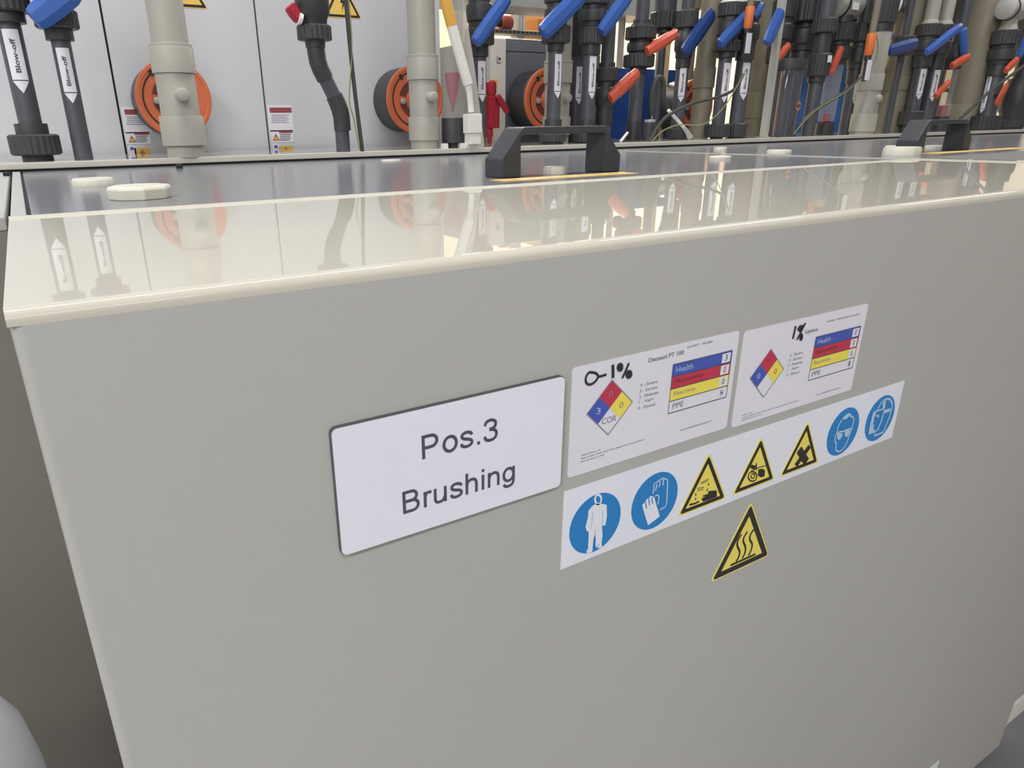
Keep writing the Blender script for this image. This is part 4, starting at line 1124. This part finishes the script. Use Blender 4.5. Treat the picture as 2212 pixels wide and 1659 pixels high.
sk = Column(1402, 285, 1.34, 'pipe_socket', 'low black socket with pale ring at the foot of the hooked hose', 'socket', BLACKP, [('socket', 264, 999, 14), ('ring', 258, 265, 12, 'plain', None, STEEL)], fit=BLACKN)
# X1, X4: beige pipes, their shade painted as a darker beige
X1 = Column(1521, 170, 1.46, 'beige_pipe', 'shaded beige pipe with one sleeve between two pairs of labelled black pipes', 'pipe', BEIGED,
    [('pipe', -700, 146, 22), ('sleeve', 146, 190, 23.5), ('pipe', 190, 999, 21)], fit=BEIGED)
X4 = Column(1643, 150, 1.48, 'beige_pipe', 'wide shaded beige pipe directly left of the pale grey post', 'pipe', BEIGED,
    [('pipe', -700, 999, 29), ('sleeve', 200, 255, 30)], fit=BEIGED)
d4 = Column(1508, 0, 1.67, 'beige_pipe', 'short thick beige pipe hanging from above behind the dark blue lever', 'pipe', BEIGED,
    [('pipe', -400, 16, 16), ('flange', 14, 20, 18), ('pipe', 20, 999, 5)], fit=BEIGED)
X2 = Column(1561, 180, 1.37, 'blow_off_pipe', 'left one of two neighbouring labelled black pipes with pale blue levers', 'pipe', BLACKP,
    [('pipe', -700, -8, 14), ('flange', -10, 7, 25, 'plain', 17, WHITEP), ('union_nut', 6, 37, 28, 'rib'), ('valve_body', 36, 88, 27, 'body'), ('union_nut', 88, 112, 29, 'rib'), ('collar', 112, 125, 20), ('pipe', 124, 999, 14), ('union_nut', 268, 297, 28, 'rib')], fit=BLACKN)
X2.marker(137, 222, 14, 18, 0.55)
X2.lev((1555, 95), (1619, 28), 25, BLUE)
X3 = Column(1599, 200, 1.36, 'blow_off_pipe', 'right one of two neighbouring labelled black pipes with pale blue levers', 'pipe', BLACKP,
    [('pipe', -700, 20, 15), ('flange', -16, 4, 20, 'plain', 14, WHITEP), ('union_nut', 4, 40, 24, 'rib'), ('valve_body', 40, 100, 25, 'body'), ('collar', 98, 130, 20), ('pipe', 128, 999, 16), ('union_nut', 266, 297, 23, 'rib')], fit=BLACKN)
X3.marker(137, 217, 16, 18, 0.5)
X3.lev((1628, 38), (1646, 8), 16, BLUE, dy=0.03)
def probe(px, py, Y, label, tagpx=None):
    p = at(px, py, Y)
    k = mpp(p) / 1.03
    t = thing('probe_connector', p, label, 'connector')
    z = lambda q: zat(p.x, Y, py + q)
    MB().lathe([(z(26), 8 * k), (z(23), 9.5 * k), (z(-20), 10 * k), (z(-22), 9 * k)], (p.x, Y, 0), n=20).build('orange_grip', mat('connector_orange', (224, 120, 62), 0.45), t)
    MB().lathe([(z(36), 7 * k), (z(25), 7.5 * k)], (p.x, Y, 0), n=20).build('neck', BLACKN, t)
    MB().lathe([(z(-21), 7 * k), (z(-120), 7.5 * k)], (p.x, Y, 0), n=20).build('cable', BEIGED, t)
    MB().box(p.x - 9 * k, p.x + 8 * k, Y - 0.0115, Y - 0.0095, z(80), z(36)).build('white_tag', MARK, t, bevel=0.0006)
    w_ = MB()
    put_text(w_, 'T 03', p.x - 6 * k, p.x + 5 * k, z(62), z(54), Y - 0.0063)
    MB().tube([(p.x, Y, z(34)), (p.x, Y, z(82))], 5 * k, 12).build('stem', BLACKN, t)
    return t
probe(1618, 36, 1.30, 'orange probe connector with white tag between the neighbouring blue levers')
gp = thing('support_post', at(1650, 298, 1.25), 'thin pale grey post standing on the rail near the clear tube', 'post')
pq = at(1650, 296, 1.25)
kg = mpp(pq) / 1.03
MB().box(pq.x - 5.5 * kg, pq.x + 5.5 * kg, 1.24, 1.262, DZ - 0.0004, 1.9).build('shaft', mat('pale_grey_post', (178, 178, 172), 0.4), gp, bevel=0.001)
MB().box(pq.x - 9 * kg, pq.x + 9 * kg, 1.235, 1.27, DZ - 0.0004, DZ + 0.003).build('base_plate', STEEL, gp)
X5 = Column(1688, 60, 1.42, 'drain_valve', 'black valve with bright blue lever crossing the pale grey post', 'valve', BLACKP,
    [('pipe', -700, 0, 16), ('union_nut', 0, 40, 24, 'rib'), ('valve_body', 40, 100, 24, 'body'), ('union_nut', 100, 135, 24, 'rib'), ('pipe', 130, 999, 12)], fit=BLACKN)
X5.lev((1656, 95), (1688, 22), 27, BLUE, dy=0.205)
X5.lev((1672, 142), (1704, 96), 17, ORANGE, name='orange_lever', th=0.016, dy=0.06, blocky=True)
# big clear tube with orange marks
G1 = Column(1700, 170, 1.33, 'clear_filter_tube', 'wide smoky clear tube with two small orange marks right of the pale post', 'filter', HAZE,
    [('clear_wall', 150, 999, 31, 'plain', None, HAZED), ('top_collar', 128, 152, 33, 'plain', None, BLACKN), ('inner_rod', 150, 999, 9, 'plain', None, BLACKP), ('inner_rod', 150, 999, 3, 'plain', None, STEEL)], fit=BLACKN)
zg = G1.z
kG = G1.k(1.1)
for py, flip in ((224, 1), (236, -1)):
    mk_ = MB()
    gx = G1.X + 8 * kG
    mk_.ribbon([(gx - 8 * kG, zg(py) - flip * 3 * kG), (gx, zg(py) + flip * 3 * kG), (gx + 8 * kG, zg(py) - flip * 3 * kG)], 4 * kG, G1.Y - 32.5 * kG)
    mk_.build('orange_mark', mat('connector_orange', (224, 120, 62)), G1.t)
G2 = Column(1740, 60, 1.42, 'black_pipe', 'massive black pipe body above the smoky clear tube', 'pipe', BLACKP,
    [('pipe', -700, -40, 40), ('union_nut', -40, 50, 48, 'rib'), ('valve_body', 50, 110, 36, 'body'), ('collar', 108, 130, 26), ('pipe', 128, 999, 10)], fit=BLACKN)
X6 = Column(1762, 180, 1.31, 'black_pipe', 'black pipe with small white tag right of the smoky clear tube', 'pipe', BLACKP,
    [('pipe', -300, 40, 17), ('union_nut', 40, 72, 26, 'rib'), ('collar', 70, 118, 17), ('union_nut', 116, 166, 24, 'rib'), ('collar', 164, 178, 18), ('pipe', 176, 999, 14)], fit=BLACKN)
kx = X6.k(1.2)
MB().box(X6.X - 10 * kx, X6.X + 4 * kx, X6.Y - 26 * kx - 0.001, X6.Y - 26 * kx, X6.z(137), X6.z(122)).build('white_tag', MARK, X6.t)
X7 = Column(1806, 130, 1.38, 'drain_valve', 'black valve with steep orange lever above a narrow clear tube', 'valve', BLACKP,
    [('pipe', 34, 52, 20), ('union_nut', 50, 90, 29, 'rib'), ('valve_body', 88, 140, 26, 'body'), ('clear_wall', 138, 262, 17, 'plain', None, HAZE), ('float', 245, 268, 8, 'plain', None, RED), ('base_cap', 266, 999, 19, 'plain', None, BLACKN)], fit=BLACKN)
X7.lev((1794, 160), (1818, 102), 19, ORANGE, th=0.016, dy=0.05, blocky=True)
X9 = Column(1843, 190, 1.36, 'blow_off_pipe', 'black pipe with blue lever and white tag left of the paired beige pipes', 'pipe', BLACKP,
    [('pipe', -700, 50, 16), ('union_nut', 50, 92, 26, 'rib'), ('valve_body', 90, 150, 24, 'body'), ('collar', 148, 180, 18), ('pipe', 176, 999, 15)], fit=BLACKN)
X9.marker(168, 228, 15, 13, 0.6)
X9.lev((1878, 121), (1926, 74), 17, BLUE, dy=0.03)
probe(1880, 94, 1.232, 'orange probe connector with white tag above the paired beige pipes')
# motor + gauge
mo = at(1820, 8, 1.38)
MO = thing('pump_motor', (mo.x, 1.38, mo.z), 'pale grey horizontal motor with black strap at the top edge', 'motor')
km = mpp(mo) / 1.03
MB().lathe([(-42 * km, 24 * km), (-38 * km, 30 * km), (30 * km, 31 * km), (42 * km, 29 * km)], (mo.x, 1.38, mo.z), (1, 0, 0), n=40).build('casing', mat('pale_motor', (176, 176, 172), 0.45), MO)
MB().lathe([(-20 * km, 32 * km), (-15 * km, 32 * km)], (mo.x, 1.38, mo.z), (1, 0, 0), n=40).build('strap', SBLK, MO)
MB().box(mo.x - 10 * km, mo.x + 12 * km, 1.38 - 33 * km, 1.38 - 30.5 * km, mo.z - 16 * km, mo.z - 2 * km).build('type_plate', MARK, MO)
ga = at(1931, 2, 1.30)
GA = thing('pressure_gauge', (ga.x, 1.30, ga.z), 'round white dial gauge at the top edge of the picture', 'gauge')
MB().lathe([(0.03, 22 * km), (0.0, 31 * km), (-0.004, 31 * km), (-0.004, 28 * km), (-0.002, 27 * km)], (ga.x, 1.30, ga.z), (0.1, 1, 0), n=40).build('case', BLACKN, GA)
MB().lathe([(0, 27 * km), (0.001, 27 * km)], (ga.x, 1.297, ga.z), (0.1, 1, 0), n=40).build('dial', WHITEP, GA)
MB().ribbon([(ga.x - 8 * km, ga.z + 8 * km), (ga.x + 10 * km, ga.z - 12 * km)], 0.0016, 1.293).build('needle', SBLK, GA)
X10 = Column(1880, 180, 1.29, 'beige_pipe', 'paler one of the paired beige pipes left of the far handle', 'pipe', BEIGE,
    [('pipe', -700, -30, 22), ('union_nut', -30, 52, 29, 'rib', None, BLACKN), ('collar', 50, 70, 25, 'plain', None, BLACKN), ('pipe', 66, 160, 24), ('sleeve', 160, 196, 26), ('tee_body', 196, 246, 24), ('sleeve', 246, 284, 26.5), ('pipe', 284, 999, 24)], fit=BEIGE)
X10.stub(214, 8, 0.006)
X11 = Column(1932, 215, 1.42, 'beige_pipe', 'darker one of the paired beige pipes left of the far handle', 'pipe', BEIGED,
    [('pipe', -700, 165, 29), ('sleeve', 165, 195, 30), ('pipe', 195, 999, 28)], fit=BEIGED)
X11.stub(222, 9, 0.006)
MB().tube([(ga.x, 1.325, ga.z), (X11.X, X11.Y, ga.z)], 8 * km, 16).build('stem', BLACKP, GA)
XB = Column(1949, 104, 1.33, 'drain_valve', 'black valve with dark blue lever across the darker beige pipe', 'valve', BLACKP, [('union_nut', 78, 120, 24, 'rib'), ('pipe', 118, 999, 8), ('pipe', -300, 80, 9)], fit=BLACKN)
XB.lev((1918, 110), (1980, 93), 23, mat('navy_lever', (36, 66, 128)), dy=0.06)
# pair with pale top pipes
P1 = Column(1980, 190, 1.34, 'blow_off_pipe', 'black pipe with pale top pipe and slanted blue lever behind the far handle', 'pipe', BLACKP,
    [('top_pipe', -700, 46, 14, 'plain', None, BEIGE), ('flare', 42, 53, 19, 'plain', 14, BEIGE), ('union_nut', 52, 80, 25, 'rib'), ('valve_body', 78, 120, 25, 'body'), ('collar', 118, 145, 19), ('pipe', 142, 999, 14), ('union_nut', 240, 270, 24, 'rib')], fit=BLACKN)
P1.marker(150, 216, 14, 14, 0.6)
P1.lev((2001, 114), (2076, 56), 18, BLUE, dy=0.05)
P2 = Column(2010, 190, 1.35, 'blow_off_pipe', 'second black pipe with pale top pipe, no lever, behind the far handle', 'pipe', BLACKP,
    [('top_pipe', -700, 48, 14, 'plain', None, BEIGE), ('flare', 44, 54, 18, 'plain', 14, BEIGE), ('union_nut', 54, 82, 24, 'rib'), ('valve_body', 80, 128, 23, 'body'), ('collar', 126, 150, 17), ('pipe', 148, 999, 14)], fit=BLACKN)
P2.marker(152, 220, 14, 14, 0.6)
P3 = Column(2050, 180, 1.38, 'flow_meter', 'narrow clear flow meter with red float and upright blue lever behind the far handle', 'flow meter', BLACKP,
    [('pipe', -700, 90, 12), ('valve_body', 90, 150, 20, 'body'), ('clear_wall', 148, 255, 13, 'plain', None, HAZE), ('float', 228, 254, 9, 'plain', None, RED), ('base_cap', 252, 999, 15, 'plain', None, BLACKN)], fit=BLACKN)
P3.lev((2083, 119), (2081, 62), 22, BLUE, dy=0.04)
P3.lev((2055, 143), (2093, 122), 17, ORANGE, th=0.016, dy=0.05, blocky=True)
P3.lev((2020, 208), (2051, 177), 15, ORANGE, name='orange_lever', th=0.016, dy=0.06, blocky=True)
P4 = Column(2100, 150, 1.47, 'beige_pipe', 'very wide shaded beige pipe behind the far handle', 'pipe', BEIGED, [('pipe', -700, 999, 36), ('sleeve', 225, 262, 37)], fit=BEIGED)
P5 = Column(2146, 190, 1.36, 'blow_off_pipe', 'black pipe with ribbed foot nut at the far right, orange lever beside it', 'pipe', BLACKP,
    [('top_pipe', 40, 60, 15, 'plain', None, BEIGE), ('flare', 52, 68, 20, 'plain', 15, BEIGE), ('union_nut', 66, 98, 28, 'rib'), ('valve_body', 96, 140, 26, 'body'), ('collar', 138, 165, 20), ('pipe', 160, 999, 17), ('union_nut', 250, 281, 28, 'rib')], fit=BLACKN)
P5.marker(150, 245, 17, 12, -0.75)
P5.lev((2172, 153), (2198, 128), 16, ORANGE, th=0.016, dy=0.05, blocky=True)
P5.lev((2152, 226), (2176, 182), 16, ORANGE, name='orange_lever', th=0.016, dy=0.06, blocky=True)
P6 = Column(2192, 230, 1.44, 'drain_valve', 'bulky black valve at the right picture edge with a blue lever', 'valve', BLACKP,
    [('pipe', -700, 60, 18), ('union_nut', 60, 110, 28, 'rib'), ('collar', 108, 175, 18), ('valve_body', 170, 262, 30, 'body'), ('union_nut', 258, 999, 27, 'rib')], fit=BLACKN)
P6.lev((2200, 125), (2222, 70), 20, BLUE, dy=0.04)
mo2 = at(2186, 20, 1.36)
MO2 = thing('pump_motor', (mo2.x, 1.36, mo2.z), 'pale grey motor with black strap in the top right corner', 'motor')
MB().lathe([(-40 * km, 20 * km), (-36 * km, 26 * km), (40 * km, 27 * km)], (mo2.x, 1.36, mo2.z), (1, 0, 0), n=40).build('casing', mat('pale_motor', (176, 176, 172)), MO2)
MB().lathe([(-22 * km, 28 * km), (-17 * km, 28 * km)], (mo2.x, 1.36, mo2.z), (1, 0, 0), n=40).build('strap', SBLK, MO2)
# cables draped in the cluster
def cable(name, Y, pts, rpx, mt, label):
    path = smoothpath(AT(Y, *pts))
    k = mpp(path[0]) / 1.03
    o = MB().tube(path, rpx * k, 10).build(name, mt, None, org=path[0])
    tag(o, label, 'cable' if mt is CABLE else 'wire')
cable('black_cable', 1.27, [(1404, 306), (1430, 262), (1463, 238), (1500, 222), (1550, 210), (1587, 192), (1606, 160)], 3.5, CABLE, 'black cable draped across the shaded beige pipe and labelled pipes')
cable('earth_wire', 1.265, [(1408, 306), (1430, 284), (1465, 270), (1520, 268), (1560, 236), (1590, 190), (1612, 150)], 1.3, WIREG, 'thin yellow green wire arching low past the white rod')
cable('black_cable', 1.265, [(1712, 296), (1735, 262), (1764, 236), (1810, 208), (1862, 166)], 3.2, CABLE, 'black cable slanting across the blue panel and clear tubes')
cable('earth_wire', 1.26, [(1714, 290), (1760, 240), (1830, 196), (1880, 150), (1896, 110), (1893, 70)], 1.1, WIREG, 'thin green wire following the slanting cable before the blue panel')
cable('black_cable', 1.27, [(2074, 256), (2105, 228), (2140, 196), (2198, 152), (2240, 120)], 3.2, CABLE, 'black cable slanting up to the right picture edge')

# ================================================================== ORANGE CAPS ON BLACK DRUMS
def drum(px, py, R, label):
    Yd = 1.52
    p = at(px, py, Yd)
    t = thing('drum_cap', (p.x, Yd, p.z), label, 'drum cap', 'orange caps on black drums')
    o = (p.x, Yd, p.z)
    ax = (0, -1, 0)
    MB().lathe([(-0.10, R * 0.95), (-0.02, R * 0.97), (-0.012, R * 0.90)], o, ax, n=56).build('drum_body', BLACKN, t)
    MB().lathe([(-0.012, R * 0.93), (-0.010, R * 0.99), (-0.003, R), (0.0, R * 0.98), (0.0005, R * 0.90), (-0.001, R * 0.88), (-0.0015, R * 0.58), (-0.004, R * 0.56), (-0.004, R * 0.30), (-0.002, R * 0.28), (-0.002, 0)], o, ax, n=64).build('orange_cap', DISC, t)
    yq = Yd + 0.0006
    for a0, a1 in ((108, 168), (194, 262)):
        MB().flat(circ(p.x, p.z, R * 0.55, 14, a0, a1) + circ(p.x, p.z, R * 0.34, 14, a1, a0), Yd + 0.0036).build('brown_slot', DISCD, t)
    MB().ribbon(circ(p.x, p.z, R * 0.80, 40, 110, 255), R * 0.045, yq).build('black_arc', SBLK, t)
    a = math.radians(128)
    MB().ribbon([(p.x + R * 0.72 * math.cos(a), p.z + R * 0.72 * math.sin(a)), (p.x + R * 0.92 * math.cos(a), p.z + R * 0.92 * math.sin(a))], R * 0.10, yq - 0.0002).build('tick_mark', SBLK, t)
    bx_ = (p.x - R * 0.46, Yd + 0.004, p.z - R * 0.05)
    MB().lathe([(0, R * 0.09), (0.006, R * 0.085), (0.007, R * 0.06)], bx_, ax, n=16).build('bolt', STEEL, t)
    MB().lathe([(-0.003, R * 0.26), (0.004, R * 0.24), (0.005, R * 0.18)], (p.x, Yd, p.z), ax, n=32).build('hub', DISC, t)
drum(377, 213, 0.0835, 'orange cap behind the leftmost beige pipe')
drum(899, 215, 0.0865, 'orange cap on a black drum behind the second beige pipe')
drum(1187, 215, 0.089, 'orange cap on a black drum before the slate cabinet')
drum(1502, 230, 0.088, 'shaded orange cap before the deep blue panel')

for o in bpy.data.objects:
    if '_o' in o:
        del o['_o']
